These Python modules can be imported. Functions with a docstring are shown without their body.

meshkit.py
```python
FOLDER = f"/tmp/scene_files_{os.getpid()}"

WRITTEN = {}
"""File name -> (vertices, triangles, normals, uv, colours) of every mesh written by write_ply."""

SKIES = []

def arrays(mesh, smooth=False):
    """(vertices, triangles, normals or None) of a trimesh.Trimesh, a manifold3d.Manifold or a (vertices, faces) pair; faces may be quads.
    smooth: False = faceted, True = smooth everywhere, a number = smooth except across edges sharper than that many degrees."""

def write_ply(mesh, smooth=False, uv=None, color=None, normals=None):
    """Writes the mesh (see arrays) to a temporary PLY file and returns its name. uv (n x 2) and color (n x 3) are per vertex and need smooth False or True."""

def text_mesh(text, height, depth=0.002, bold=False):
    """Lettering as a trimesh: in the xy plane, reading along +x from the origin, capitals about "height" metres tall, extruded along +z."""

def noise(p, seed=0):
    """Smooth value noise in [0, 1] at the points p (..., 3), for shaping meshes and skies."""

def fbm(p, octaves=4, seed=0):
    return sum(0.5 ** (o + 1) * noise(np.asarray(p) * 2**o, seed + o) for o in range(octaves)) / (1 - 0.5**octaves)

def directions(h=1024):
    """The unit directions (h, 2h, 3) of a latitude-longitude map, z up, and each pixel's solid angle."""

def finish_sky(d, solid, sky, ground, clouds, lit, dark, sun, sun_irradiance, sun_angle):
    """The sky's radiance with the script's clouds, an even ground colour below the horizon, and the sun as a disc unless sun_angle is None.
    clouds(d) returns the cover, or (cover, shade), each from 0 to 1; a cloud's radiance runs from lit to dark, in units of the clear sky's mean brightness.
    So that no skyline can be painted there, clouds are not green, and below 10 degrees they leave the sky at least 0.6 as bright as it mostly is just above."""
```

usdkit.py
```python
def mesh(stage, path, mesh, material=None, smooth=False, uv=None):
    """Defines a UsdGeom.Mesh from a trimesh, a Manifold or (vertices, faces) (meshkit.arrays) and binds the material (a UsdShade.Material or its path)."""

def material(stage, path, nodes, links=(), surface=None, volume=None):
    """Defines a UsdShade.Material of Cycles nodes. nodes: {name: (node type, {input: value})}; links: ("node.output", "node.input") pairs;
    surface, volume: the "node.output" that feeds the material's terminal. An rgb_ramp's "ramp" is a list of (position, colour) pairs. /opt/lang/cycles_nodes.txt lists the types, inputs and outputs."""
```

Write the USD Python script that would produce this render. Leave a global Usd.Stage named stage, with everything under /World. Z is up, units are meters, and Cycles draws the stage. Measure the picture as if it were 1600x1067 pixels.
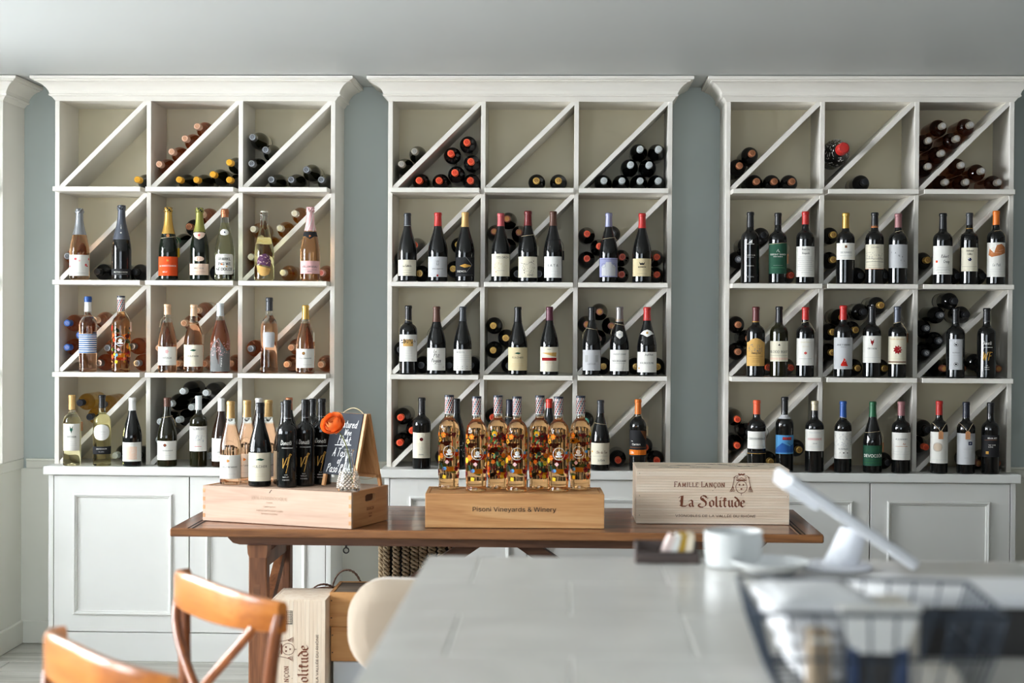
import math, random
import numpy as np
import trimesh, manifold3d, usdkit, meshkit
from shapely import Polygon, MultiPoint, union_all, affinity, LineString, Point
from pxr import Usd, UsdGeom, UsdLux, UsdShade, Gf, Sdf

stage = Usd.Stage.CreateInMemory()
UsdGeom.SetStageUpAxis(stage, UsdGeom.Tokens.z)
UsdGeom.SetStageMetersPerUnit(stage, 1.0)
UsdGeom.Xform.Define(stage, '/World')
stage.SetDefaultPrim(stage.GetPrimAtPath('/World'))
UsdGeom.Scope.Define(stage, '/World/Looks')
PI = math.pi

# ------------------------------------------------------------------ camera
# x runs right along the racks, y away from the camera (rack fronts at y = 0), z up from the floor
CAM = (2.2368, -6.9441, 1.4945)
YAW, PITCH, ROLL = 1.90296, -0.81313, 0.33861
F_PX = 2500.0
cam = UsdGeom.Camera.Define(stage, '/World/camera')
cam.CreateProjectionAttr('perspective')
cam.CreateHorizontalApertureAttr(36.0)
cam.CreateVerticalApertureAttr(36.0 * 1067 / 1600)
cam.CreateFocalLengthAttr(36.0 * F_PX / 1600)
cam.CreateClippingRangeAttr(Gf.Vec2f(0.05, 100))
cam.CreateFStopAttr(2.8)
cam.CreateFocusDistanceAttr(6.5)
cam.CreateExposureAttr(1.55)
y_, p_, r_ = (math.radians(a) for a in (YAW, PITCH, ROLL))
fwd = np.array([-math.sin(y_) * math.cos(p_), math.cos(y_) * math.cos(p_), math.sin(p_)])
r0 = np.array([math.cos(y_), math.sin(y_), 0.0])
u0 = np.cross(r0, fwd)
rt = math.cos(r_) * r0 + math.sin(r_) * u0
up = -math.sin(r_) * r0 + math.cos(r_) * u0
cam.AddTransformOp().Set(Gf.Matrix4d(*rt, 0, *up, 0, *(-fwd), 0, *CAM, 1))

# ------------------------------------------------------------------ daylight
dome = UsdLux.DomeLight.Define(stage, '/World/sky')
dome.CreateColorAttr(Gf.Vec3f(0.80, 0.90, 1.0))
dome.CreateIntensityAttr(1.0)

def window_light(name, pos, rot, w, h, inten, col):
    l = UsdLux.RectLight.Define(stage, '/World/' + name)
    l.CreateWidthAttr(w); l.CreateHeightAttr(h)
    l.CreateIntensityAttr(inten); l.CreateColorAttr(Gf.Vec3f(*col))
    l.AddTranslateOp().Set(Gf.Vec3d(*pos)); l.AddRotateXYZOp().Set(Gf.Vec3f(*rot))
# daylight entering by the tall windows of the left wall, plus windows added behind the camera for general fill
LEFT_X, RIGHT_X, FRONT_Y, BACK_Y, CEIL = -1.80, 7.00, -9.6, 0.28, 2.538
WIN_L = [(-1.70, 1.70), (-3.75, 1.70), (-5.60, 1.30)]          # centre y, width
WIN_F = [(0.10, 1.5), (2.3, 1.5)]                  # centre x, width; unseen windows added for fill light
WZ0, WZ1 = 0.85, 2.42
for k, (y, w) in enumerate(WIN_L):
    window_light('daylight_side_%d' % k, (LEFT_X - 0.22, y, (WZ0 + WZ1) / 2), (0, -90, 0), WZ1 - WZ0, w, (10.0, 8.0, 6.2)[k], (0.945, 0.975, 1.0))
for k, (x, w) in enumerate(WIN_F):
    window_light('daylight_rear_%d' % k, (x, FRONT_Y - 0.22, (WZ0 + WZ1) / 2), (-90, 180, 0), w, WZ1 - WZ0, 2.0, (0.965, 0.985, 1.0))  # added fill lamps outside the rear windows

# ------------------------------------------------------------------ helpers
used = {}
def numbered(parent, name):
    k = (parent, name); n = used.get(k, 0); used[k] = n + 1
    return name if n == 0 else '%s_%03d' % (name, n)
def srgb(*c):
    return tuple((v / 255 / 12.92 if v / 255 <= 0.04045 else ((v / 255 + 0.055) / 1.055) ** 2.4) for v in c)
def thing(name, label=None, cat=None, loc=(0, 0, 0), rot=(0, 0, 0), group=None, kind=None):
    x = UsdGeom.Xform.Define(stage, '/World/' + numbered('/World', name))
    x.AddTranslateOp().Set(Gf.Vec3d(*map(float, loc))); x.AddRotateXYZOp().Set(Gf.Vec3f(*map(float, rot)))
    return tag(x.GetPrim(), label, cat, group, kind)
def tag(p, label=None, cat=None, group=None, kind=None):
    for k, v in (('label', label), ('category', cat), ('group', group), ('kind', kind)):
        if v: p.SetCustomDataByKey(k, v)
    return p
def obj(name, mesh, mat, parent=None, smooth=30, label=None, kind=None):
    pp = str(parent.GetPath()) if parent else '/World'
    m = usdkit.mesh(stage, pp + '/' + numbered(pp, name), mesh, M[mat], smooth=smooth)
    return tag(m.GetPrim(), label, None, None, kind)
def copy_of(src, loc, rot=(0, 0, 0), label=None, group=None):
    base = src.GetName().rstrip('0123456789').rstrip('_') if src.GetName()[-3:].isdigit() else src.GetName()
    x = UsdGeom.Xform.Define(stage, '/World/' + numbered('/World', base))
    x.AddTranslateOp().Set(Gf.Vec3d(*map(float, loc))); x.AddRotateXYZOp().Set(Gf.Vec3f(*map(float, rot)))
    p = x.GetPrim(); p.GetReferences().AddInternalReference(src.GetPath()); p.SetInstanceable(True)
    return tag(p, label, src.GetCustomDataByKey('category'), group or src.GetCustomDataByKey('group'))

cat_ = trimesh.util.concatenate
def box(x0, x1, y0, y1, z0, z1, b=0.0):
    if b <= 0:
        m = trimesh.creation.box([x1 - x0, y1 - y0, z1 - z0]); m.apply_translation([(x0 + x1) / 2, (y0 + y1) / 2, (z0 + z1) / 2]); return m
    P = []
    for sx, X in ((1, x0), (-1, x1)):
        for sy, Y in ((1, y0), (-1, y1)):
            for sz, Z in ((1, z0), (-1, z1)):
                P += [(X, Y + sy * b, Z + sz * b), (X + sx * b, Y, Z + sz * b), (X + sx * b, Y + sy * b, Z)]
    return trimesh.convex.convex_hull(np.array(P))
def move(m, T=(0, 0, 0), R=(0, 0, 0)):
    m = m.copy()
    m.apply_transform(trimesh.transformations.euler_matrix(*[math.radians(a) for a in R]))
    m.apply_translation(T); return m
def lathe(prof, n=40):
    prof = np.array(prof, float); k = len(prof); v = []; f = []
    a = np.arange(n) * 2 * PI / n
    v = np.stack([np.outer(np.cos(a), prof[:, 0]), np.outer(np.sin(a), prof[:, 0]), np.tile(prof[:, 1], (n, 1))], -1).reshape(-1, 3)
    i, j = np.meshgrid(np.arange(n), np.arange(k - 1), indexing='ij'); i2 = (i + 1) % n
    A, B, C, D = i * k + j, i2 * k + j, i2 * k + j + 1, i * k + j + 1
    f = np.concatenate([np.stack([A, B, C], -1).reshape(-1, 3), np.stack([A, C, D], -1).reshape(-1, 3)])
    m = trimesh.Trimesh(v, f, process=True); m.update_faces(m.nondegenerate_faces()); m.remove_unreferenced_vertices(); return m
def tube(pts, r, n=8, closed=False):
    pts = np.array(pts, float); k = len(pts); rr = np.broadcast_to(np.asarray(r, float), (k,))
    t = np.gradient(pts, axis=0) if not closed else np.roll(pts, -1, 0) - np.roll(pts, 1, 0)
    t /= np.maximum(np.linalg.norm(t, axis=1, keepdims=True), 1e-9)
    ref = np.array([0, 0, 1.0]) if abs(t[0, 2]) < .9 else np.array([1.0, 0, 0]); rings = []
    u = np.cross(ref, t[0]); u /= np.linalg.norm(u)
    for q in range(k):
        u = u - t[q] * (u @ t[q]); u /= max(np.linalg.norm(u), 1e-9); w = np.cross(t[q], u)
        a = np.arange(n) * 2 * PI / n
        rings.append(pts[q] + rr[q] * (np.outer(np.cos(a), u) + np.outer(np.sin(a), w)))
    v = np.concatenate(rings); f = []
    for q in range(k if closed else k - 1):
        q2 = (q + 1) % k
        for s in range(n):
            s2 = (s + 1) % n
            f += [(q * n + s, q * n + s2, q2 * n + s2), (q * n + s, q2 * n + s2, q2 * n + s)]
    if not closed:
        v = np.vstack([v, pts[0], pts[-1]]); a, b = len(v) - 2, len(v) - 1
        for s in range(n):
            s2 = (s + 1) % n; f += [(a, s2, s), (b, (k - 1) * n + s, (k - 1) * n + s2)]
    return trimesh.Trimesh(v, np.array(f), process=False)
def spline(pts, n=24):
    from scipy.interpolate import CubicSpline
    pts = np.array(pts, float); d = np.r_[0, np.cumsum(np.linalg.norm(np.diff(pts, axis=0), axis=1))]
    return CubicSpline(d, pts)(np.linspace(0, d[-1], n))
def flat(poly, depth):
    """shapely shape -> extruded mesh in xy, 0..depth in z"""
    return cat_([trimesh.creation.extrude_polygon(g, depth, engine='earcut') for g in getattr(poly, 'geoms', [poly]) if g.area > 1e-12])
def facing(m):
    """flat artwork in xy (reading along +x) -> upright, facing -y"""
    m = m.copy(); v = np.array(m.vertices); m.vertices = np.stack([v[:, 0], -v[:, 2], v[:, 1]], 1); return m
def strokes(lines, w, nib=None):
    """polylines -> outline; nib = angle in degrees of a broad pen, None = round pen"""
    if nib is None:
        return union_all([LineString(l).buffer(w / 2, quad_segs=3) if len(l) > 1 else Point(l[0]).buffer(w / 2) for l in lines])
    n = np.array([math.cos(math.radians(nib)), math.sin(math.radians(nib))]) * w / 2; out = []
    n2 = np.array([-n[1], n[0]]) * 0.22
    for l in lines:
        for p, q in zip(l[:-1], l[1:]):
            p, q = np.array(p), np.array(q)
            out.append(MultiPoint([tuple(c + s * n + t * n2) for c in (p, q) for s in (1, -1) for t in (1, -1)]).convex_hull)
    return union_all(out)
_text = {}
def text(t, h, bold=False, depth=0.0003):
    """sans lettering, centred on the origin in xy, capitals h high"""
    k = (t, bold)
    if k not in _text:
        m = meshkit.text_mesh(t, 1.0, 1.0, bold); b = m.bounds
        m.apply_translation([-(b[0][0] + b[1][0]) / 2, -0.5, 0]); _text[k] = m
    m = _text[k].copy(); m.apply_scale([h, h, depth]); return m

# ------------------------------------------------------------------ materials
M = {}
def mat(name, nodes, links, surface='p.BSDF'):
    M[name] = usdkit.material(stage, '/World/Looks/' + name, nodes, links, surface=surface)
def plain(name, col, rough=0.5, metal=0.0, spec=0.5, coat=0.0, **kw):
    mat(name, {'p': ('principled_bsdf', dict(base_color=col, roughness=rough, metallic=metal, specular_ior_level=spec, coat_weight=coat, **kw))}, [])
def paint(name, a, b, rough=0.45, scale=3.0, bump=0.06):
    """hand-painted surface: a slightly uneven tone and a faint brush relief"""
    mat(name, {'t': ('texture_coordinate', {}), 'n': ('noise_texture', dict(scale=scale, detail=4.0)), 'r': ('rgb_ramp', {'ramp': [(0.3, a), (0.7, b)]}),
               'm': ('mapping', dict(scale=(60, 60, 8))), 'n2': ('noise_texture', dict(scale=4.0, detail=2.0)), 'b': ('bump', dict(strength=bump, distance=0.002)),
               'p': ('principled_bsdf', dict(roughness=rough))},
        [('t.object', 'n.vector'), ('n.fac', 'r.fac'), ('r.color', 'p.base_color'), ('t.object', 'm.vector'), ('m.vector', 'n2.vector'), ('n2.fac', 'b.height'), ('b.normal', 'p.normal')])
def wood(name, dark, mid, light, axis='x', rough=0.5, scale=1.0, coat=0.0, contrast=1.0, rings=True, coat_rough=0.15, spec=0.5):
    s = {'x': (1.2, 16, 16), 'y': (16, 1.2, 16), 'z': (16, 16, 1.2)}[axis]
    mat(name, {'t': ('texture_coordinate', {}), 'o': ('object_info', {}), 'v': ('vector_math', dict(math_type='multiply_add', vector2=(1, 1, 1), vector3=(0, 0, 0))),
               'm': ('mapping', dict(scale=tuple(scale * q for q in s))), 'n': ('noise_texture', dict(scale=1.0, detail=3.0, roughness=0.5, distortion=0.8)),
               'w': ('math', dict(math_type='multiply', value2=5.0)), 'fr': ('math', dict(math_type='pingpong', value2=1.0)),
               'mf': ('mapping', dict(scale=tuple(scale * q * 9 for q in s))), 'nf': ('noise_texture', dict(scale=1.0, detail=2.0)),
               'mx': ('math', dict(math_type='multiply_add', value2=0.45, value3=0.0)), 'ad': ('math', dict(math_type='multiply_add', value2=0.55)),
               'r': ('rgb_ramp', {'ramp': [(0.15, dark), (0.5, mid), (0.85, light)]}),
               'b': ('bump', dict(strength=0.10, distance=0.001)),
               'p': ('principled_bsdf', dict(roughness=rough, coat_weight=coat, coat_roughness=coat_rough, specular_ior_level=spec))},
        [('t.object', 'v.vector1'), ('o.random', 'v.vector3'), ('v.vector', 'm.vector'), ('m.vector', 'n.vector'), ('n.fac', 'w.value1'), ('w.value', 'fr.value1'),
         ('v.vector', 'mf.vector'), ('mf.vector', 'nf.vector'), ('nf.fac', 'mx.value1'), ('fr.value' if rings else 'n.fac', 'ad.value1'), ('mx.value', 'ad.value3'), ('ad.value', 'r.fac'),
         ('r.color', 'p.base_color'), ('nf.fac', 'b.height'), ('b.normal', 'p.normal')])

paint('wall_paint', srgb(184, 194, 192), srgb(189, 199, 197), rough=0.55, scale=1.0)
paint('ceiling_paint', srgb(196, 199, 197), srgb(200, 203, 201), rough=0.5, scale=1.0)
paint('wainscot_paint', srgb(230, 229, 218), srgb(233, 232, 222), rough=0.45)
paint('far_wall_paint', srgb(104, 96, 86), srgb(110, 102, 92), rough=0.6)
paint('rack_paint', srgb(229, 224, 214), srgb(233, 229, 220), rough=0.38)
paint('rack_inner_paint', srgb(228, 217, 186), srgb(232, 222, 193), rough=0.45)  # yellower copy of the rack paint: warm bounce light put into the colour
paint('cabinet_paint', srgb(226, 226, 221), srgb(230, 230, 226), rough=0.35)
wood('floor_wood', srgb(150, 147, 138), srgb(178, 176, 167), srgb(192, 190, 182), 'x', rough=0.45, scale=0.6)
plain('dark_void', srgb(40, 36, 32), 0.8)
# window panes: mostly clear, mirror-like at grazing angles
mat('pane', {'f': ('fresnel', dict(IOR=1.5)), 'a': ('transparent_bsdf', {}), 'g': ('glossy_bsdf', dict(color=(1, 1, 1), roughness=0.0)), 'x': ('mix_closure', {})},
    [('f.fac', 'x.fac'), ('a.BSDF', 'x.closure1'), ('g.BSDF', 'x.closure2')], surface='x.closure')

# ------------------------------------------------------------------ room shell
def struct(name, mesh, m, label, cat, smooth=30, parent=None):
    p = obj(name, mesh, m, parent, smooth)
    return tag(p, label, cat, None, 'structure')
W, G, DEP = 1.232, 0.2306, 0.28
RZ0, RZ1 = 0.846, 2.4395                                   # rack foot (on the counter) and underside of its crown
SHELF = {1: 2.0545, 2: 1.6515, 3: 1.2525, 4: 0.846}
PITCH_X = (W - 0.02) / 3
rack_x = lambda k: k * (W + G)

fl = thing('floor', 'pale grey wide plank wooden floor of the shop', 'floor', kind='structure')
obj('subfloor', box(LEFT_X, RIGHT_X, FRONT_Y, BACK_Y, -0.08, -0.013), 'dark_void', fl)
rnd = random.Random(4)
yy = BACK_Y; row = 0
while yy > -4.6:
    x = LEFT_X - rnd.random() * 1.5
    while x < RIGHT_X:
        L = 1.8 + rnd.random() * 1.0
        a, b = max(x, LEFT_X), min(x + L, RIGHT_X)
        if b - a > 0.05: obj('plank', box(a + .0015, b - .0015, yy - .1985, yy - .0015, -.0125, 0, .0018), 'floor_wood', fl)
        x += L
    yy -= 0.20; row += 1
far = []
while yy > FRONT_Y:
    far.append(box(LEFT_X, RIGHT_X, max(yy - .1985, FRONT_Y), yy - .0015, -.0125, 0, .0018)); yy -= 0.2
tag(obj('plank_field', cat_(far), 'floor_wood', fl), kind='stuff')
struct('ceiling', box(LEFT_X - .3, RIGHT_X + .3, FRONT_Y - .3, BACK_Y + .3, CEIL, CEIL + .12), 'ceiling_paint', 'flat grey painted ceiling above the wine racks', 'ceiling')
wb = thing('wall_back', 'blue-grey back wall behind the wine racks with cream wainscot below', 'wall', kind='structure')
obj('plaster', box(LEFT_X - .3, RIGHT_X + .3, BACK_Y, BACK_Y + .12, 0.80, CEIL), 'wall_paint', wb)
obj('wainscot', box(LEFT_X - .3, RIGHT_X + .3, BACK_Y - .004, BACK_Y + .12, -.05, 0.80), 'wainscot_paint', wb)
rail_prof = [(0, .800), (.012, .802), (.016, .812), (.016, .834), (.022, .838), (.022, .8445), (0, .8445)]
def rail_mesh(x0, x1):
    P = Polygon([(-p, z) for p, z in rail_prof]); m = trimesh.creation.extrude_polygon(P, x1 - x0, engine='earcut')
    v = np.array(m.vertices); m.vertices = np.stack([v[:, 2] + x0, v[:, 0] + BACK_Y - .002, v[:, 1]], 1); m.invert(); m.fix_normals(); return m
for k in range(-1, 3):
    x0, x1 = rack_x(k) + W + .016, (rack_x(k + 1) - .016 if k < 2 else RIGHT_X)
    struct('trim_%d' % (k + 2), rail_mesh(x0, x1), 'wainscot_paint', ['cream chair rail on wall at far left of the racks', 'cream chair rail between left and middle racks',
           'cream chair rail between middle and right racks', 'cream chair rail right of the right rack'][k + 1], 'chair rail')
for k in range(-1, 3):
    x0, x1 = rack_x(k) + W, (rack_x(k + 1) if k < 2 else RIGHT_X)
    struct('baseboard_back' if k < 0 else 'baseboard_back_%03d' % (k + 1), box(x0, x1, BACK_Y - .018, BACK_Y, 0, .104, .003), 'wainscot_paint',
           ['cream baseboard in the far left corner', 'cream baseboard between left and middle cabinets', 'cream baseboard between middle and right cabinets', 'cream baseboard right of the right cabinet'][k + 1], 'baseboard')
def wall_with_windows(name, axis, at, lo, hi, wins, label):
    """axis 'x': wall plane x = at running along y; axis 'y': plane y = at running along x. Openings between WZ0 and WZ1."""
    t = 0.16; out = -1
    P = Polygon([(lo, -.05), (hi, -.05), (hi, CEIL), (lo, CEIL)])
    for c, w in wins: P = P.difference(Polygon([(c - w / 2, WZ0), (c + w / 2, WZ0), (c + w / 2, WZ1), (c - w / 2, WZ1)]))
    m = flat(P, t); v = np.array(m.vertices)
    m.vertices = np.stack([at - v[:, 2], v[:, 0], v[:, 1]], 1) if axis == 'x' else np.stack([v[:, 0], at - v[:, 2], v[:, 1]], 1)
    m.fix_normals(); struct(name, m, 'wall_paint' if axis == 'x' else 'far_wall_paint', label, 'wall')
wall_with_windows('wall_left', 'x', LEFT_X, FRONT_Y - .2, BACK_Y, WIN_L, 'blue-grey left wall with tall windows')
wall_with_windows('wall_front', 'y', FRONT_Y, LEFT_X, RIGHT_X, WIN_F, 'brown-grey wall behind the camera with added fill windows')
struct('wall_right', box(RIGHT_X, RIGHT_X + .12, FRONT_Y, BACK_Y, -.05, CEIL), 'far_wall_paint', 'brown-grey right wall of the shop', 'wall')
n = 1
for axis, wins in (('x', WIN_L), ('y', WIN_F)):
    for c, w in wins:
        t = thing('window_%d' % n, ('white framed window of the left wall, nearest the racks', 'white framed window in the middle of the left wall', 'white framed window of the left wall, farthest from the racks', 'white framed left window added behind the camera for fill light', 'white framed right window added behind the camera for fill light')[n - 1], 'window', kind='structure'); n += 1
        def put(a0, a1, z0, z1, d0, d1, b=.003):
            return box(LEFT_X - d1, LEFT_X - d0, a0, a1, z0, z1, b) if axis == 'x' else box(a0, a1, FRONT_Y - d1, FRONT_Y - d0, z0, z1, b)
        a0, a1 = c - w / 2, c + w / 2
        obj('window_frame', cat_([put(a0, a0 + .06, WZ0, WZ1, .03, .12), put(a1 - .06, a1, WZ0, WZ1, .03, .12), put(a0, a1, WZ0, WZ0 + .06, .03, .12), put(a0, a1, WZ1 - .06, WZ1, .03, .12),
                                  put(c - .015, c + .015, WZ0, WZ1, .05, .10), put(a0, a1, 1.62, 1.65, .05, .10)]), 'rack_paint', t)
        obj('window_sill', put(a0 - .04, a1 + .04, WZ0 - .03, WZ0, -.05, .12), 'rack_paint', t)
        for s in (0, 1):
            for q in (0, 1):
                obj('pane', put((a0 + .06, c + .015)[s], (c - .015, a1 - .06)[s], (WZ0 + .06, 1.65)[q], (1.62, WZ1 - .06)[q], .073, .077, 0), 'pane', t, smooth=False)
# low projecting wall under the rack at the far left
px = -G - 0.012
hw = thing('half_wall', 'cream low wall with rail and baseboard under the far left rack', 'wall', kind='structure')
obj('wainscot', box(LEFT_X, px, -.10, BACK_Y, 0, .80), 'wainscot_paint', hw)
obj('chair_rail', box(LEFT_X, px + .012, -.115, BACK_Y, .800, .8455, .004), 'wainscot_paint', hw)
obj('baseboard', box(LEFT_X, px + .014, -.115, BACK_Y, 0, .104, .004), 'wainscot_paint', hw)

# ------------------------------------------------------------------ wine racks (built once, copied)
RACKS = ['white diamond-bin wine rack partly cut off at the left edge', 'white diamond-bin wine rack on the left, above the framed cabinet doors',
         'white diamond-bin wine rack in the middle, above the long table', 'white diamond-bin wine rack on the right']
rk = thing('wine_rack', RACKS[1], 'wine rack', (0, 0, 0), group='wine racks along the back wall')
crown = [(0, -.1005), (.013, -.0835), (.016, -.0835), (.0215, -.081), (.0235, -.0775), (.0225, -.0735), (.0195, -.0725), (.0235, -.0605), (.032, -.048), (.043, -.037), (.057, -.028), (.071, -.0235), (.071, -.0195), (.0785, -.0185), (.0805, -.0165), (.085, -.0155), (.085, -.0035), (.0, -.0035)]
def crown_mesh():
    ring = []
    for p, z in crown: ring.append([(-p, DEP), (-p, -p), (W + p, -p), (W + p, DEP)])
    R_ = np.array(ring); k = len(crown); v = []
    for i in range(k):
        for c in range(4): v.append((R_[i, c, 0], R_[i, c, 1], CEIL + crown[i][1]))
    f = []
    for i in range(k - 1):
        for c in range(3): f += [(i * 4 + c, i * 4 + c + 1, i * 4 + 4 + c + 1), (i * 4 + c, i * 4 + 4 + c + 1, i * 4 + 4 + c)]
    m = trimesh.Trimesh(np.array(v), np.array(f), process=False)
    return cat_([m, box(0, W, 0, DEP, RZ1, CEIL - .004)])
obj('crown_moulding', crown_mesh(), 'rack_paint', rk, smooth=14)
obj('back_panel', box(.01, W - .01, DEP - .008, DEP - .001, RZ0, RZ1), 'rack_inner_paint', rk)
obj('header', box(0, W, 0, DEP - .001, 2.436, RZ1 + .02, .001), 'rack_paint', rk)
for x in (0, W - .02): obj('side_panel', box(x, x + .02, 0, DEP - .001, RZ0, 2.4365, .0012), 'rack_paint', rk)
for c in (1, 2): obj('divider', box(c * PITCH_X, c * PITCH_X + .02, .0005, DEP - .008, RZ0, 2.4365, .0012), 'rack_paint', rk)
for r in (1, 2, 3):
    for c in range(3):
        obj('shelf', box(.02 + c * PITCH_X + .0008, (c + 1) * PITCH_X - .0008, -.100, DEP - .008, SHELF[r] - .0205, SHELF[r], .0015), 'rack_paint', rk)
for r in range(1, 5):
    z0, z1 = SHELF[r], (2.436 if r == 1 else SHELF[r - 1] - .0205)
    for c in range(3):
        x0, x1 = .02 + c * PITCH_X, (c + 1) * PITCH_X
        d = np.array([x1 - x0, z1 - z0]); d /= np.linalg.norm(d); n_ = np.array([-d[1], d[0]]) * .010
        strip = LineString([(x0 - d[0] * .02, z0 - d[1] * .02), (x1 + d[0] * .02, z1 + d[1] * .02)]).buffer(.010, cap_style='flat')
        P = strip.intersection(Polygon([(x0, z0), (x1, z0), (x1, z1), (x0, z1)]))
        m = flat(P, DEP - .012); v = np.array(m.vertices); m.vertices = np.stack([v[:, 0], v[:, 2] + .004, v[:, 1]], 1); m.fix_normals()
        obj('diagonal_board', m, 'rack_paint', rk)
for k in (-1, 1, 2): copy_of(rk, (rack_x(k), 0, 0), label=RACKS[k + 1])

# ------------------------------------------------------------------ base cabinets and their counters
CABS = ['white panelled base cabinet under the left wine rack', 'white panelled base cabinet under the middle wine rack, behind the table', 'white panelled base cabinet under the right wine rack']
CTRS = ['white painted counter board under the left wine rack', 'white painted counter board under the middle wine rack', 'white painted counter board under the right wine rack']
cb = thing('base_cabinet', CABS[0], 'cabinet', (0, 0, 0), group='base cabinets under the racks')
obj('carcass', box(0, W, -.058, DEP - .006, 0.0, .8075), 'cabinet_paint', cb)
obj('kick_board', box(0.001, W - .001, -.0815, -.058, 0, .1235, .0015), 'cabinet_paint', cb)
for x in (0.0, W - .0215): obj('stile', box(x, x + .0215, -.0805, -.058, .1245, .8075, .0012), 'cabinet_paint', cb)
obj('top_rail', box(.0215, W - .0215, -.070, -.058, .80, .8075), 'cabinet_paint', cb)
def frame_mould(x0, x1, z0, z1, y):
    prof = [(0, 0), (.002, -.007), (.007, -.0095), (.0105, -.008), (.012, -.004), (.016, -.003), (.020, .004), (.020, .006)]
    v = []; f = []; k = len(prof)
    for i, (o, dy) in enumerate(prof):
        for sx, sz in ((x0 + o, z0 + o), (x1 - o, z0 + o), (x1 - o, z1 - o), (x0 + o, z1 - o)): v.append((sx, y + dy, sz))
    for i in range(k - 1):
        for c in range(4):
            d = (c + 1) % 4; f += [(i * 4 + c, i * 4 + d, i * 4 + 4 + d), (i * 4 + c, i * 4 + 4 + d, i * 4 + 4 + c)]
    return trimesh.Trimesh(np.array(v), np.array(f), process=False)
for s in (0, 1):
    x0, x1 = ((.0245, .6135), (W - .6135, W - .0245))[s]
    a0, a1, b0, b1 = x0 + .083, x1 - .070, .199, .7275
    if s: a0, a1 = x0 + .070, x1 - .083
    d = obj('door', cat_([box(x0, a0 + .002, -.080, -.060, .1275, .8025, .0012), box(a1 - .002, x1, -.080, -.060, .1275, .8025, .0012),
                          box(a0, a1, -.080, -.060, .1275, b0 + .002), box(a0, a1, -.080, -.060, b1 - .002, .8025)]), 'cabinet_paint', cb)
    obj('panel', box(a0 - .002, a1 + .002, -.0755, -.062, b0 - .002, b1 + .002), 'cabinet_paint', d)
    obj('moulding', frame_mould(a0, a1, b0, b1, -.080), 'cabinet_paint', d, smooth=25)
ct = thing('counter_board', CTRS[0], 'counter', (0, 0, 0), group='counter boards under the racks')
obj('board', box(-.017, W + .017, -.102, DEP - .002, .808, .8455, .003), 'cabinet_paint', ct)
for k in (1, 2):
    copy_of(cb, (rack_x(k), 0, 0), label=CABS[k]); copy_of(ct, (rack_x(k), 0, 0), label=CTRS[k])

# ------------------------------------------------------------------ bottle materials
def glass(name, col, rough=0.0):
    mat(name, {'p': ('principled_bsdf', dict(base_color=col, roughness=rough, ior=1.42, transmission_weight=1.0))}, [])
def filled(name, wine, clear, level):
    """clear glass bottle filled with wine up to a level (metres above its foot): tinted below, colourless above"""
    mat(name, {'t': ('texture_coordinate', {}), 's': ('separate_xyz', {}), 'g': ('math', dict(math_type='greater_than', value2=level)),
               'x': ('mix_color', dict(a=wine, b=clear)), 'p': ('principled_bsdf', dict(roughness=0.0, ior=1.40, transmission_weight=1.0))},
        [('t.object', 's.vector'), ('s.z', 'g.value1'), ('g.value', 'x.fac'), ('x.result', 'p.base_color')])
plain('glass_black', srgb(16, 17, 17), 0.04, spec=0.55)
plain('glass_green', srgb(17, 24, 16), 0.04, spec=0.55)
plain('glass_olive', srgb(30, 29, 14), 0.04, spec=0.55)
plain('glass_brown', srgb(40, 24, 14), 0.05, spec=0.5)
CLEAR = (.93, .95, .93)
filled('glass_rose', srgb(249, 200, 162), CLEAR, 0.215)
filled('glass_rose_deep', srgb(236, 160, 132), CLEAR, 0.225)
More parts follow.
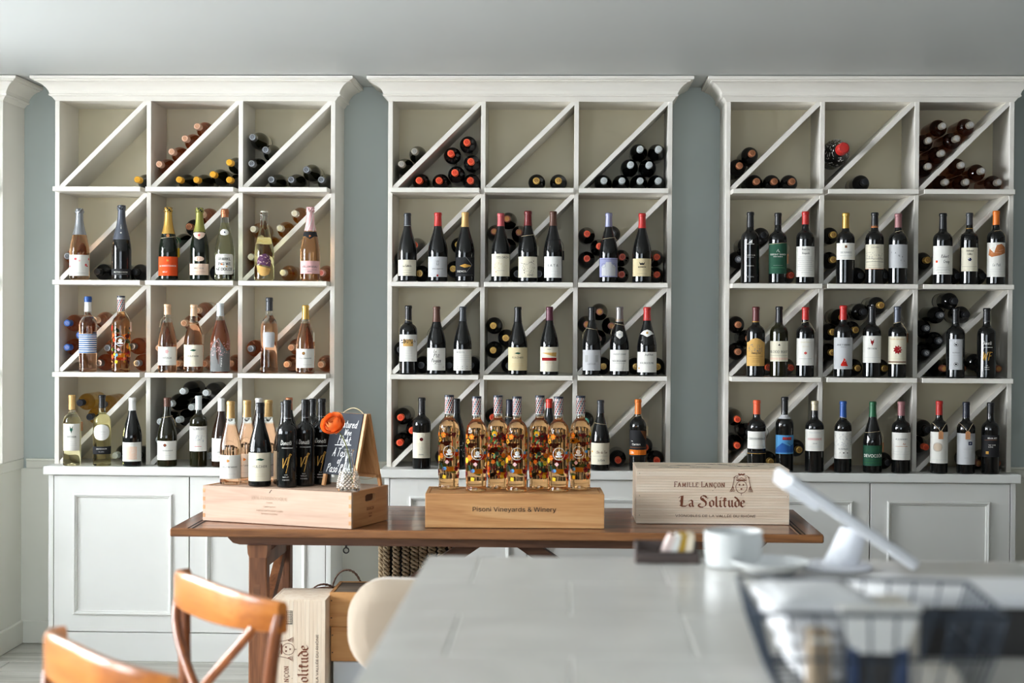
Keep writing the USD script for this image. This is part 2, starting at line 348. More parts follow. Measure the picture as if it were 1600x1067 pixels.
filled('glass_pink_amber', srgb(249, 196, 148), CLEAR, 0.25)
filled('glass_white_wine', srgb(250, 245, 204), CLEAR, 0.212)
filled('glass_straw', srgb(251, 242, 190), CLEAR, 0.24)
filled('glass_pale_green', srgb(244, 246, 208), CLEAR, 0.25)
filled('glass_floral', srgb(247, 192, 132), CLEAR, 0.262)
glass('glass_lying_rose', srgb(232, 158, 120)); glass('glass_lying_amber', srgb(222, 160, 88)); glass('glass_lying_gold', srgb(240, 202, 116))
glass('glass_lying_dark_amber', srgb(146, 88, 58))
glass('glass_clear', (.93, .95, .94), .12)
PRINT = {'white': (238, 238, 234), 'paper': (230, 228, 221), 'cream': (226, 219, 198), 'tan': (214, 199, 160), 'ochre': (208, 166, 98), 'grey': (172, 173, 172), 'silver_grey': (192, 193, 195), 'midgrey': (120, 121, 120),
         'dark': (42, 42, 44), 'ink': (70, 68, 66), 'black': (22, 22, 24), 'green': (44, 84, 66), 'leaf': (48, 104, 52), 'deep_green': (34, 62, 54), 'teal': (60, 140, 128), 'mint': (122, 190, 142),
         'red': (196, 44, 34), 'crimson': (150, 32, 34), 'orange_red': (226, 84, 40), 'orange': (232, 122, 36), 'gold': (196, 150, 72), 'amber': (222, 160, 40), 'yellow': (238, 196, 52), 'copper': (184, 116, 72),
         'pink': (232, 184, 182), 'rosepink': (218, 92, 96), 'peach': (232, 204, 184), 'brown': (116, 76, 50), 'maroon': (92, 30, 30), 'plum': (84, 44, 62), 'lavender': (150, 152, 186), 'navy': (38, 44, 74),
         'blue': (44, 92, 160), 'sky': (86, 150, 200), 'kraft': (186, 132, 92), 'string': (206, 186, 150), 'purple': (96, 62, 92)}
for k, c in PRINT.items(): plain('print_' + k, srgb(*c), 0.7, spec=0.12)
CAPS = {'black': ((24, 24, 26), .35, 0), 'dark_grey': ((62, 64, 68), .35, .2), 'silver': ((150, 152, 156), .3, .7), 'grey': ((140, 134, 132), .35, .5), 'white': ((226, 226, 222), .45, 0), 'cream': ((216, 210, 190), .45, 0), 'red': ((190, 40, 34), .38, 0),
        'dark_red': ((112, 24, 26), .35, 0), 'pink_red': ((188, 84, 88), .4, .1), 'orange': ((226, 118, 36), .4, .1), 'orange_red': ((240, 92, 48), .45, 0), 'gold': ((206, 164, 82), .3, .6), 'tan': ((206, 166, 104), .4, .2), 'peach': ((222, 184, 148), .4, .1),
        'copper': ((176, 112, 76), .35, .5), 'brown': ((92, 58, 44), .4, .1), 'maroon': ((98, 44, 44), .38, .1), 'plum': ((96, 46, 62), .38, .1), 'lavender': ((146, 148, 178), .35, .3), 'blue': ((38, 84, 158), .35, .1), 'green': ((34, 98, 62), .38, .1), 'green_gold': ((142, 140, 66), .35, .3),
        'rose_brown': ((156, 106, 108), .4, .1), 'pale_gold': ((206, 194, 166), .35, .4), 'yellow': ((232, 170, 40), .4, .1), 'pink_gold': ((214, 172, 146), .35, .4), 'bronze': ((150, 84, 58), .4, .2), 'teal': ((96, 178, 160), .4, 0), 'lilac': ((176, 172, 204), .4, .1),
        'navy': ((30, 34, 50), .35, 0), 'champagne': ((170, 162, 148), .35, .4), 'pink_foil': ((226, 178, 180), .35, .2), 'cool_white': ((200, 206, 206), .4, .1), 'wax_red': ((206, 52, 36), .3, 0), 'dim_gold': ((150, 120, 74), .4, .4), 'foil_blue_grey': ((84, 88, 98), .35, .4)}
for k, (c, ro, me) in CAPS.items(): plain('cap_' + k, srgb(*c), ro, metal=me)

# ------------------------------------------------------------------ bottle shapes
def profile(shape, h, R):
    """(radius, height) outline of a standing bottle from foot to lip"""
    if shape == 'B':
        P = [(.80, .0), (.96, .004), (1, .016), (1, .30), (1, .615), (.985, .645), (.93, .672), (.82, .697), (.66, .717), (.50, .733), (.425, .750), (.385, .775), (.37, .83), (.355, .955), (.395, .958), (.395, .985), (.36, 1)]
    elif shape == 'U':
        P = [(.78, .0), (.95, .004), (1, .018), (1, .26), (1, .415), (.985, .455), (.94, .500), (.86, .555), (.75, .61), (.63, .665), (.515, .72), (.435, .765), (.385, .81), (.355, .87), (.34, .955), (.375, .958), (.375, .985), (.34, 1)]
    elif shape == 'C':
        P = [(.76, .0), (.94, .005), (1, .022), (1, .25), (1, .375), (.98, .43), (.93, .485), (.84, .55), (.72, .62), (.58, .69), (.475, .75), (.41, .81), (.375, .87), (.36, .93), (.41, .935), (.41, .96), (.385, .965), (.38, .985), (.33, 1)]
    elif shape == 'P':
        P = [(.84, .0), (1.0, .004), (1.04, .02), (1.0, .08), (.96, .18), (.94, .30), (.97, .42), (1.0, .53), (.98, .60), (.90, .655), (.74, .70), (.56, .735), (.44, .76), (.385, .80), (.37, .95), (.40, .955), (.40, .985), (.37, 1)]
    else:  # 'F' tall, slightly waisted foot
        P = [(.82, .0), (.96, .004), (.985, .014), (.955, .05), (.965, .10), (.99, .16), (1, .30), (1, .615), (.98, .65), (.91, .685), (.77, .715), (.60, .737), (.47, .752), (.42, .765), (.40, .80), (.385, .96), (.415, .962), (.415, .985), (.37, 1)]
    return [(r * R, z * h) for r, z in P]
def dense(P, n=4):
    out = [P[0]]
    for a, b in zip(P[:-1], P[1:]):
        m = n if abs(b[0] - a[0]) > .002 else 1
        out += [(a[0] + (b[0] - a[0]) * q / m, a[1] + (b[1] - a[1]) * q / m) for q in range(1, m + 1)]
    return out
def rounded(P):
    """softens the outline between its points"""
    from scipy.interpolate import PchipInterpolator
    P = np.array(P); k = [0]
    for i in range(1, len(P)):
        if P[i, 1] - P[k[-1], 1] > 1e-5: k.append(i)
    f = PchipInterpolator(P[k, 1], P[k, 0])
    z = np.unique(np.concatenate([np.linspace(P[0, 1], P[-1, 1], 56), P[k, 1]])); return [(float(f(q)), float(q)) for q in z]
def bottle_mesh(P, n=40, punt=True):
    q = rounded(P); foot = [(0, .012), (P[0][0] * .6, .004), (P[0][0], 0)] if punt else [(0, 0), (P[0][0], 0)]
    return lathe(foot + q + [(0, q[-1][1])], n)
def rad_at(P, z):
    q = np.array(rounded(P)); return float(np.interp(z, q[:, 1], q[:, 0]))
def sleeve(P, z0, z1, off=.0006, n=36, lump=None, top=True):
    q = [(r + off, z) for r, z in rounded(P) if z0 < z < z1]
    q = [(rad_at(P, z0) - .0005, z0), (rad_at(P, z0) + off, z0)] + q + [(rad_at(P, z1) + off, z1)]
    if top: q += [(rad_at(P, z1) * .93, z1 + .0012), (0, z1 + .0012)]
    else: q += [(rad_at(P, z1) - .0005, z1)]
    m = lathe(q, n)
    if lump:
        v = np.array(m.vertices); a = np.arctan2(v[:, 1], v[:, 0]); k = np.clip((v[:, 2] - lump) / .006, 0, 1) * (v[:, 2] < z1 + .0005)
        s = 1 + k * (.10 * np.sin(4 * a + v[:, 2] * 260) + .06 * np.sin(9 * a - v[:, 2] * 420)); v[:, :2] *= s[:, None]; m.vertices = v
    return m
def wrap(m, P, z0, off=.0004, turn=0.0):
    """flat artwork (x along the girth, y up, z proud) around the bottle at height z0, reading from the front (-y)"""
    m = m.copy(); v = np.array(m.vertices); q = np.array(rounded(P)); zz = v[:, 1] + z0
    r = np.interp(zz, q[:, 1], q[:, 0]); R0 = np.interp(z0, q[:, 1], q[:, 0])
    a = v[:, 0] / R0 + math.radians(turn); rr = r + off + v[:, 2]
    m.vertices = np.stack([rr * np.sin(a), -rr * np.cos(a), zz], 1); return m
def patch(w, h, z, shape='rect', nx=18, corner=.0012):
    """label paper as a grid w x h, centred on x, from y = -h/2 to h/2"""
    if shape == 'rect':
        xs, ys = np.linspace(-w / 2, w / 2, nx), np.linspace(-h / 2, h / 2, 5)
        X, Y = np.meshgrid(xs, ys, indexing='ij'); v = np.stack([X.ravel(), Y.ravel(), np.full(X.size, z)], 1); f = []
        for i in range(nx - 1):
            for j in range(4):
                a = i * 5 + j; f += [(a, a + 5, a + 6), (a, a + 6, a + 1)]
        t = trimesh.Trimesh(v, np.array(f), process=False); b = t.copy(); b.vertices[:, 2] = -.0002; b.invert()
        return cat_([t, b])
    if shape == 'round': poly = affinity.scale(Point(0, 0).buffer(.5, quad_segs=10), w, h)
    elif shape == 'soft': poly = Polygon([(-w / 2, -h / 2), (w / 2, -h / 2), (w / 2, h / 2), (-w / 2, h / 2)]).buffer(-w * .14).buffer(w * .14, quad_segs=4)
    elif shape == 'arch':
        poly = Polygon([(-w / 2, -h / 2), (w / 2, -h / 2), (w / 2, h * .34), (w * .36, h * .36), (w * .2, h * .45), (0, h * .5), (-w * .2, h * .45), (-w * .36, h * .36), (-w / 2, h * .34)])
    elif shape == 'wave':
        poly = Polygon([(-w / 2, -h / 2), (w / 2, -h / 2), (w / 2, h * .16), (w * .3, h * .10), (w * .1, h * .3), (-w * .05, h * .5), (-w * .25, h * .34), (-w / 2, h * .05)])
    else: poly = Polygon(shape)
    cells = []
    for i in range(nx):
        a, b = -w / 2 + w * i / nx, -w / 2 + w * (i + 1) / nx
        c = poly.intersection(Polygon([(a, -1), (b, -1), (b, 1), (a, 1)]))
        if c.area > 1e-9: cells.append(flat(c, z + .0002))
    m = cat_(cells); m.apply_translation([0, 0, -.0002]); return m

def polys(g):
    return union_all([q for q in getattr(g, 'geoms', [g]) if q.geom_type in ('Polygon', 'MultiPolygon')])
def strip(poly, depth, step=.005):
    """extrude in narrow upright strips, so that it can follow the girth"""
    x0, _, x1, _ = poly.bounds; n = max(1, math.ceil((x1 - x0) / step)); out = []
    for q in range(n):
        c = poly.intersection(Polygon([(x0 + (x1 - x0) * q / n, -1), (x0 + (x1 - x0) * (q + 1) / n, -1), (x0 + (x1 - x0) * (q + 1) / n, 1), (x0 + (x1 - x0) * q / n, 1)]))
        if c.area > 1e-10: out.append(flat(polys(c), depth))
    return cat_(out)
def rect(x, y, w, h): return Polygon([(x - w / 2, y - h / 2), (x + w / 2, y - h / 2), (x + w / 2, y + h / 2), (x - w / 2, y + h / 2)])
def blob(x, y, r, n=5, dep=.35, rot=0.0):
    return Polygon([(x + r * (1 - dep * (k % 2)) * math.cos(rot + PI * k / n), y + r * (1 - dep * (k % 2)) * math.sin(rot + PI * k / n)) for k in range(2 * n)])
# Handwriting: lower case on an x-height of 1
HW = {'a': [[(.6, .85), (.35, 1), (.08, .7), (.1, .2), (.35, 0), (.58, .3), (.62, .95), (.62, .2), (.8, 0)]], 'b': [[(.1, 1.8), (.1, 0), (.1, .6), (.4, 1), (.65, .6), (.5, .05), (.1, .1)]],
      'd': [[(.6, .85), (.35, 1), (.08, .7), (.1, .2), (.35, 0), (.58, .3), (.66, 1.8), (.64, .2), (.8, 0)]], 'e': [[(.08, .5), (.5, .6), (.5, .9), (.28, 1), (.06, .6), (.15, .1), (.4, 0), (.68, .25)]],
      'f': [[(.6, 1.6), (.42, 1.8), (.28, 1.5), (.2, -.5), (.08, -.7)], [(.02, .95), (.5, 1)]], 'g': [[(.6, .85), (.35, 1), (.08, .7), (.15, .2), (.4, .1), (.6, .9), (.58, -.4), (.3, -.7), (.08, -.45)]],
      'h': [[(.1, 1.8), (.08, 0)], [(.08, .6), (.35, 1), (.52, .8), (.52, .1), (.66, 0)]], 'i': [[(.12, .95), (.12, .1), (.26, 0)], [(.14, 1.35), (.16, 1.4)]], 'k': [[(.1, 1.8), (.08, 0)], [(.55, .95), (.1, .45), (.55, 0)]],
      'l': [[(.12, .1), (.3, 1.5), (.18, 1.8), (.1, .3), (.26, 0)]], 'n': [[(.08, 1), (.08, 0), (.1, .6), (.38, 1), (.52, .7), (.52, .1), (.66, 0)]], 'o': [[(.35, 1), (.08, .7), (.12, .15), (.38, 0), (.62, .35), (.55, .85), (.35, 1)]],
      'r': [[(.08, 1), (.1, 0), (.12, .6), (.32, .98), (.52, .9)]], 's': [[(.5, .85), (.25, 1), (.12, .75), (.45, .35), (.38, .05), (.05, .05)]], 't': [[(.22, 1.6), (.2, .2), (.36, 0), (.5, .15)], [(0, 1.05), (.5, 1.1)]],
      'u': [[(.08, .95), (.1, .15), (.3, 0), (.52, .3), (.54, .95), (.54, .2), (.7, 0)]], 'y': [[(.08, .95), (.12, .35), (.35, .2), (.55, .9), (.5, -.4), (.25, -.7), (.05, -.45)]], 'c': [[(.55, .8), (.3, 1), (.07, .6), (.2, .05), (.55, .15)]],
      'm': [[(.06, 1), (.06, 0), (.1, .7), (.3, 1), (.4, .7), (.4, 0), (.44, .7), (.64, 1), (.74, .7), (.74, .1), (.88, 0)]], 'p': [[(.1, 1), (.06, -.7)], [(.1, .7), (.38, 1), (.6, .6), (.4, .1), (.1, .2)]], 'v': [[(.05, .95), (.3, 0), (.55, .95)]], "'": [[(.1, 1.8), (.05, 1.45)]],
      'F': [[(.2, 1.8), (.15, 0)], [(.1, 1.8), (.75, 1.75)], [(.18, .95), (.6, 1)]], 'A': [[(.0, .0), (.3, .9), (.42, 1.8), (.7, 0)], [(.08, .6), (.68, .7)]], 'T': [[(0, 1.75), (.85, 1.8)], [(.42, 1.78), (.38, 0)]], 'R': [[(.15, 1.7), (.1, 0)], [(.05, 1.6), (.5, 1.8), (.65, 1.4), (.15, .95), (.7, 0)]],
      'P': [[(.2, 1.7), (.1, 0)], [(.05, 1.5), (.5, 1.8), (.75, 1.4), (.5, .95), (.15, .9)]], 'D': [[(.15, 1.8), (.1, .02), (.5, .0), (.85, .5), (.8, 1.3), (.45, 1.75), (.0, 1.7)]], 'L': [[(.3, 1.8), (.15, 1.2), (.15, .05), (.35, .15), (.75, 0)]],
      'W': [[(0, 1.8), (.2, 0), (.45, 1.5), (.65, 0), (.95, 1.8)]], 'C': [[(.7, 1.5), (.45, 1.8), (.08, 1.1), (.2, .15), (.5, 0), (.75, .3)]], 'B': [[(.15, 1.75), (.12, 0), (.55, .05), (.7, .45), (.45, .9), (.15, .95), (.55, 1.1), (.6, 1.55), (.1, 1.75)]], 'J': [[(.5, 1.8), (.48, .1), (.2, -.2), (0, .1)]],
      'G': [[(.7, 1.5), (.4, 1.8), (.08, 1.1), (.2, .1), (.55, .05), (.7, .7), (.4, .7)]], 'V': [[(.0, 1.75), (.3, 0), (.7, 1.8)]], 'O': [[(.45, 1.8), (.08, 1.1), (.2, .1), (.6, .05), (.85, .8), (.7, 1.6), (.45, 1.8)]], 'w': [[(.05, .95), (.2, 0), (.38, .8), (.55, 0), (.75, 1)]],
      'S': [[(.65, 1.55), (.35, 1.8), (.12, 1.4), (.6, .6), (.45, .05), (.05, .15)]]}
def hand(t, x_height, w=.16, slant=.18, nib=None):
    """handwritten word centred on the origin in xy"""
    x = 0; lines = []
    for ch in t:
        if ch == ' ': x += .5; continue
        g = HW[ch]; wd = max(p[0] for l in g for p in l)
        lines += [[(p[0] + x + slant * p[1], p[1]) for p in l] for l in g]; x += wd + .14
    S = strokes([[(p[0] - x / 2, p[1] - .6) for p in l] for l in lines], w, nib)
    return affinity.scale(S, x_height, x_height, origin=(0, 0))
def art(items, w, h):
    """print of a label -> {colour: mesh}; positions are fractions of the label (-.5 .. .5), sizes in mm"""
    out = {}
    def put(c, m): out.setdefault(c, []).append(m)
    for it in items:
        k = it[0]
        if k == 't':                                            # sans text: words, y, cap mm, colour[, x]
            m = text(it[1], it[3] / 800, bold=len(it) > 6 and it[6]); wid = m.bounds[1][0] - m.bounds[0][0]
            if wid > .94 * w: m.apply_scale([.94 * w / wid, 1, 1])
            m.apply_translation([(it[5] if len(it) > 5 else 0) * w, it[2] * h, 0]); put(it[4], m)
        elif k == 'h':                                          # handwriting: words, y, x-height mm, colour[, x]
            S = hand(it[1], it[3] / 900); b = S.bounds; wid = b[2] - b[0]
            if wid > .92 * w: S = affinity.scale(S, .92 * w / wid, 1, origin=(0, 0))
            m = strip(S, .0003); m.apply_translation([(it[5] if len(it) > 5 else 0) * w, it[2] * h, 0]); put(it[4], m)
        elif k == 'v':                                          # sans text running upwards
            m = text(it[1], it[3] / 1000); m = move(m, R=(0, 0, 90)); m.apply_translation([it[2] * w, it[5] * h, 0]); put(it[4], m)
        elif k == 'l':                                          # fine rules: y, width fraction, colour[, mm]
            P = rect(0, it[1] * h, it[2] * w, (it[4] if len(it) > 4 else .7) / 1000); cells = [P.intersection(rect((q + .5) / 10 * w - w / 2, 0, w / 10, 1)) for q in range(10)]
            put(it[3], cat_([flat(c, .0003) for c in cells if c.area > 1e-10]))
        elif k == 'c': put(it[4], strip(Point(it[1] * w, it[2] * h).buffer(it[3] / 1000, quad_segs=6), .00035))
        elif k == 'o': put(it[5], strip(Point(it[1] * w, it[2] * h).buffer(it[3] / 1000, quad_segs=8).difference(Point(it[1] * w, it[2] * h).buffer(it[3] / 1000 - it[4] / 1000, quad_segs=8)), .00032))
        elif k == 'r':
            P = rect(it[1] * w, it[2] * h, it[3] / 1000, it[4] / 1000); b = P.bounds; n = max(1, int(it[3] / 6))
            put(it[5], cat_([flat(P.intersection(rect(b[0] + (q + .5) * (b[2] - b[0]) / n, 0, (b[2] - b[0]) / n, 1)), .00028) for q in range(n)]))
        elif k == 's': put(it[5], strip(blob(it[1] * w, it[2] * h, it[3] / 1000, it[4]), .00034))
        elif k == 'p': put(it[2], strip(Polygon([(x * w, y * h) for x, y in it[1]]).buffer(0), it[3] if len(it) > 3 else .00034))
        elif k == 'k': put(it[3], strip(strokes([[(x * w, y * h) for x, y in l] for l in it[1]], it[2] / 1000), .00033))
        elif k == 'z':                                          # scattered specks: seed, count, mm, colour, box
            q = random.Random(it[1]); x0, y0, x1, y1 = it[5]
            put(it[4], cat_([flat(blob((x0 + (x1 - x0) * q.random()) * w, (y0 + (y1 - y0) * q.random()) * h, it[3] / 1000 * (.6 + .8 * q.random()), 3, .4, q.random() * 6), .00034) for _ in range(it[2])]))
    return {c: cat_(m) for c, m in out.items()}

def hang_tag(t, P, zs, side=1, card=None, col='string'):
    """a cord around the neck, its loose end and the card tied to it"""
    r = rad_at(P, zs); a = np.linspace(0, 2 * PI, 28, endpoint=False)
    obj('cord', cat_([tube(np.stack([(r + .0012) * np.sin(a), -(r + .0012) * np.cos(a), zs + .004 * np.sin(a * side)], 1), .0009, 5, True),
                      tube(spline([(side * r, -.004, zs), (side * (r + .008), -.012, zs - .010), (side * (rad_at(P, zs - .05) + .003), -.014, zs - .045)], 8), .0008, 5)]), 'print_' + col, t)
    if card:
        z0 = zs - .045; x = side * (rad_at(P, zs - .05) + .004)
        obj('hang_tag', move(box(-.0004, .0004, -.010, .010, -.040, 0, 0), (x, -.012, z0), (0, 0, -18 * side)), 'print_' + card, t)
def front_tag(t, P, zs, zt):
    """brown card hanging on the front of the bottle from a cord"""
    r = rad_at(P, zs); a = np.linspace(-PI * .5, PI * .5, 9); rr = rad_at(P, zt + .02) + .002
    obj('cord', cat_([tube(spline([(-r - .001, -.002, zs), (-r * .7, -r * .9, zs - .006), (.004, -rr, zt + .016)], 8), .0009, 5), tube(spline([(r + .001, -.002, zs), (r * .8, -r * .9, zs - .005), (.006, -rr, zt + .016)], 8), .0009, 5)]), 'print_string', t)
    h = obj('hang_tag', cat_([facing(flat(Polygon([(-.010, -.017), (.010, -.017), (.010, .012), (.006, .017), (-.006, .017), (-.010, .012)]), .0012))]).apply_translation([.005, -rr - .001, zt]), 'print_kraft', t)
    obj('lettering', cat_([move(facing(text(s, .0032)), (.005, -rr - .0024, zt + dz)) for s, dz in (('94', .006), ('PTS', -.001), ('RED', -.008))]), 'print_brown', h)

def make_bottle(name, label, cat, loc, h, R, shape, capz, glass_mat, cap_mat, lab=None, extra=None, turn=0.0, group=None, foil=False, n=40):
    """lab: list of (paper colour or None, z0, z1, half angle deg, shape, art items, turn)"""
    t = thing(name, label, cat, loc, (0, 0, turn), group); P = profile(shape, h, R)
    obj('glass', bottle_mesh(P, n), glass_mat, t, smooth=50)
    if cap_mat: obj('capsule', sleeve(P, capz, h - .001, lump=(h * .93 if foil else None)), cap_mat, t, smooth=40)
    if cap_mat and not foil and shape in 'BUPF':
        
        obj('capsule_ring', sleeve(P, h - .0165, h - .0145, .0009, top=False, n=24), cap_mat, t, smooth=40); obj('capsule_ring', sleeve(P, capz, capz + .0016, .0010, top=False, n=24), cap_mat, t, smooth=40)
    for paper, z0, z1, ang, shp, items, tn in lab or []:
        zc = (z0 + z1) / 2; w = 2 * math.radians(ang) * rad_at(P, zc); hh = z1 - z0
        par = t
        if paper: par = obj('label', wrap(patch(w, hh, .0002, shp), P, zc, .0004, tn), 'print_' + paper, t, smooth=40)
        for c, m in art(items, w, hh).items():
            obj('lettering' if any(i[0] in 'thv' and i[4] == c for i in items) else 'print', wrap(m, P, zc, .0007 if paper else .0005, tn), 'print_' + c, par, smooth=False)
    if extra: extra(t, P)
    return t

# ------------------------------------------------------------------ bottles standing on the shelf ledges
# id, x, shelf row, height, radius, shape, capsule foot, label foot, label top
STAND = [
    ('a1', 0.126, 2, 0.31, 0.0425, 'C', 0.195, 0.017, 0.108),
    ('a2', 0.31, 2, 0.325, 0.0425, 'C', 0.175, 0.021, 0.048),
    ('a3', 0.515, 2, 0.317, 0.0417, 'C', 0.201, 0.019, 0.102),
    ('a4', 0.651, 2, 0.315, 0.0416, 'C', 0.21, 0.023, 0.072),
    ('a5', 0.761, 2, 0.31, 0.0425, 'C', 0.274, 0.026, 0.114),
    ('a6', 0.933, 2, 0.302, 0.0425, 'C', 0.296, 0.027, 0.117),
    ('a7', 1.133, 2, 0.32, 0.0425, 'C', 0.217, 0.031, 0.086),
    ('a8', 1.554, 2, 0.295, 0.0414, 'U', 0.241, 0.024, 0.093),
    ('a9', 1.686, 2, 0.298, 0.0425, 'U', 0.239, 0.02, 0.107),
    ('a10', 1.803, 2, 0.3, 0.0414, 'U', 0.236, 0.023, 0.105),
    ('a11', 1.957, 2, 0.296, 0.0407, 'U', 0.24, 0.024, 0.12),
    ('a12', 2.074, 2, 0.306, 0.0425, 'U', 0.243, 0.019, 0.109),
    ('a13', 2.182, 2, 0.305, 0.0406, 'U', 0.243, 0.019, 0.11),
    ('a14', 2.421, 2, 0.299, 0.0399, 'U', 0.239, 0.023, 0.105),
    ('a15', 2.564, 2, 0.298, 0.0406, 'U', 0.234, 0.027, 0.103),
    ('a16', 3.026, 2, 0.305, 0.0391, 'B', 0.241, 0.013, 0.193),
    ('a17', 3.144, 2, 0.302, 0.0384, 'B', 0.25, 0.041, 0.171),
    ('a18', 3.261, 2, 0.308, 0.0391, 'B', 0.253, 0.028, 0.158),
    ('a19', 3.432, 2, 0.303, 0.039, 'B', 0.237, 0.102, 0.173),
    ('a20', 3.555, 2, 0.305, 0.039, 'B', 0.246, 0.062, 0.168),
    ('a21', 3.655, 2, 0.301, 0.0397, 'B', 0.241, 0.068, 0.168),
    ('a22', 3.844, 2, 0.303, 0.041, 'B', 0.236, 0.041, 0.163),
    ('a23', 3.956, 2, 0.305, 0.0377, 'B', 0.253, 0.055, 0.156),
    ('a24', 4.069, 2, 0.314, 0.0382, 'B', 0.254, 0.032, 0.178),
    ('b1', 0.164, 3, 0.324, 0.0376, 'F', 0.262, 0.082, 0.165),
    ('b2', 0.309, 3, 0.327, 0.0396, 'F', 0.265, 0.072, 0.171),
    ('b3', 0.512, 3, 0.296, 0.0403, 'U', 0.25, 0.032, 0.112),
    ('b4', 0.627, 3, 0.295, 0.0417, 'U', 0.245, 0.027, 0.121),
    ('b5', 0.743, 3, 0.301, 0.0425, 'U', 0.246, 0.006, 0.152),
    ('b6', 0.956, 3, 0.327, 0.0374, 'P', 0.269, 0.112, 0.178),
    ('b7', 1.114, 3, 0.295, 0.0402, 'U', 0.234, 0.025, 0.107),
    ('b8', 1.56, 3, 0.296, 0.0383, 'B', 0.22, 0.055, 0.171),
    ('b9', 1.682, 3, 0.293, 0.0415, 'U', 0.226, 0.018, 0.114),
    ('b10', 1.795, 3, 0.293, 0.0394, 'U', 0.23, 0.018, 0.109),
    ('b11', 2.033, 3, 0.293, 0.0414, 'U', 0.228, 0.02, 0.119),
    ('b12', 2.169, 3, 0.294, 0.04, 'U', 0.235, 0.016, 0.122),
    ('b13', 2.351, 3, 0.294, 0.0399, 'U', 0.239, 0.022, 0.11),
    ('b14', 2.47, 3, 0.296, 0.0413, 'U', 0.231, 0.02, 0.111),
    ('b15', 2.588, 3, 0.295, 0.042, 'U', 0.237, 0.016, 0.103),
    ('b16', 3.053, 3, 0.299, 0.0391, 'B', 0.237, 0.046, 0.166),
    ('b17', 3.152, 3, 0.301, 0.0384, 'B', 0.232, 0.066, 0.153),
    ('b18', 3.264, 3, 0.299, 0.0384, 'B', 0.244, 0.05, 0.165),
    ('b19', 3.425, 3, 0.307, 0.0397, 'B', 0.245, 0.035, 0.17),
    ('b20', 3.547, 3, 0.306, 0.0383, 'B', 0.237, 0.063, 0.178),
    ('b21', 3.655, 3, 0.304, 0.0383, 'B', 0.235, 0.058, 0.176),
    ('b22', 3.902, 3, 0.298, 0.039, 'B', 0.237, 0.036, 0.166),
    ('b23', 4.033, 3, 0.299, 0.0389, 'B', 0.24, 0.037, 0.167),
    ('c1', 0.095, 4, 0.306, 0.0383, 'B', 0.242, 0.066, 0.183),
    ('c2', 0.227, 4, 0.307, 0.0383, 'B', 0.251, 0.112, 0.181),
    ('c3', 0.359, 4, 0.297, 0.0418, 'U', 0.241, 0.022, 0.105),
    ('c4', 0.512, 4, 0.298, 0.0417, 'U', 0.259, 0.029, 0.112),
    ('c5', 0.649, 4, 0.307, 0.0375, 'B', 0.246, 0.068, 0.176),
    ('c6', 0.748, 4, 0.297, 0.0403, 'U', 0.241, 0.025, 0.125),
    ('c7', 0.912, 4, 0.299, 0.0403, 'U', 0.248, 0.029, 0.112),
    ('c8', 1.044, 4, 0.302, 0.0402, 'U', 0.249, 0.031, 0.113),
    ('c9', 1.147, 4, 0.298, 0.0388, 'B', 0.236, 0.059, 0.169),
    ('c10', 1.62, 4, 0.306, 0.0394, 'B', 0.24, 0.047, 0.157),
    ('c11', 1.77, 4, 0.303, 0.0401, 'U', 0.241, 0.037, 0.12),
    ('c12', 1.999, 4, 0.301, 0.0387, 'U', 0.24, 0.039, 0.121),
    ('c13', 2.17, 4, 0.305, 0.0393, 'U', 0.266, 0.04, 0.123),
    ('c14', 2.391, 4, 0.301, 0.04, 'U', 0.246, 0.026, 0.119),
    ('c15', 2.552, 4, 0.306, 0.036, 'B', 0.242, 0.063, 0.175),
    ('c16', 3.06, 4, 0.306, 0.0392, 'B', 0.246, 0.1, 0.174),
    ('c17', 3.179, 4, 0.321, 0.0384, 'B', 0.263, 0.079, 0.159),
    ('c18', 3.307, 4, 0.305, 0.0398, 'B', 0.264, 0.092, 0.184),
    ('c19', 3.428, 4, 0.305, 0.037, 'B', 0.235, 0.06, 0.177),
    ('c20', 3.554, 4, 0.304, 0.0397, 'U', 0.239, 0.031, 0.118),
    ('c21', 3.675, 4, 0.305, 0.0397, 'B', 0.245, 0.057, 0.174),
    ('c22', 3.836, 4, 0.309, 0.037, 'B', 0.249, 0.044, 0.178),
    ('c23', 3.95, 4, 0.305, 0.0383, 'B', 0.239, 0.04, 0.173),
    ('c24', 4.053, 4, 0.304, 0.0376, 'B', 0.259, 0.073, 0.166),
]
def grape(seed, c='dark', n=26): return ('z', seed, n, 1.5, c, (-.34, -.3, .34, .3))
def lines(a, b, n, wd=.55, c='ink'): return [('l', a + (b - a) * k / max(1, n - 1), wd * (.75 + .25 * ((k * 7) % 3) / 2), c) for k in range(n)]
def star(y, c1, c2, r=8): return [('s', 0, y, r, 5, c1), ('p', [(-.08, y + .14), (-.02, y + .05), (.02, y + .05), (.08, y + .14), (.05, y), (0, y - .14), (-.05, y)], c2)]
def argyle(t, P, z0, z1):
    a, b = [], []
    rows = 7; R_ = rad_at(P, (z0 + z1) / 2); n = 12; dx, dz = 2 * PI * R_ / n, (z1 - z0 - .006) / rows
    for r in range(rows):
        for k in range(n):
            c = ((k + .5 * (r % 2)) * dx - PI * R_, z0 + (r + .5) * dz)
            (a if (k + (r // 2)) % 2 else b).append(flat(Polygon([(c[0] - dx * .34, 0), (c[0], -dz * .72), (c[0] + dx * .34, 0), (c[0], dz * .72)]), .0002).apply_translation([0, c[1] - (z0 + z1) / 2, 0]))
    for m, c in ((a, 'navy'), (b, 'crimson')): obj('diamonds', wrap(cat_(m), P, (z0 + z1) / 2, .0009), 'print_' + c, t, smooth=False)
    obj('capsule_top', lathe([(rad_at(P, z1 - .006) + .0012, z1 - .006), (rad_at(P, z1 - .006) + .0012, z1 + .0012), (0, z1 + .0014)], 24), 'cap_navy', t)
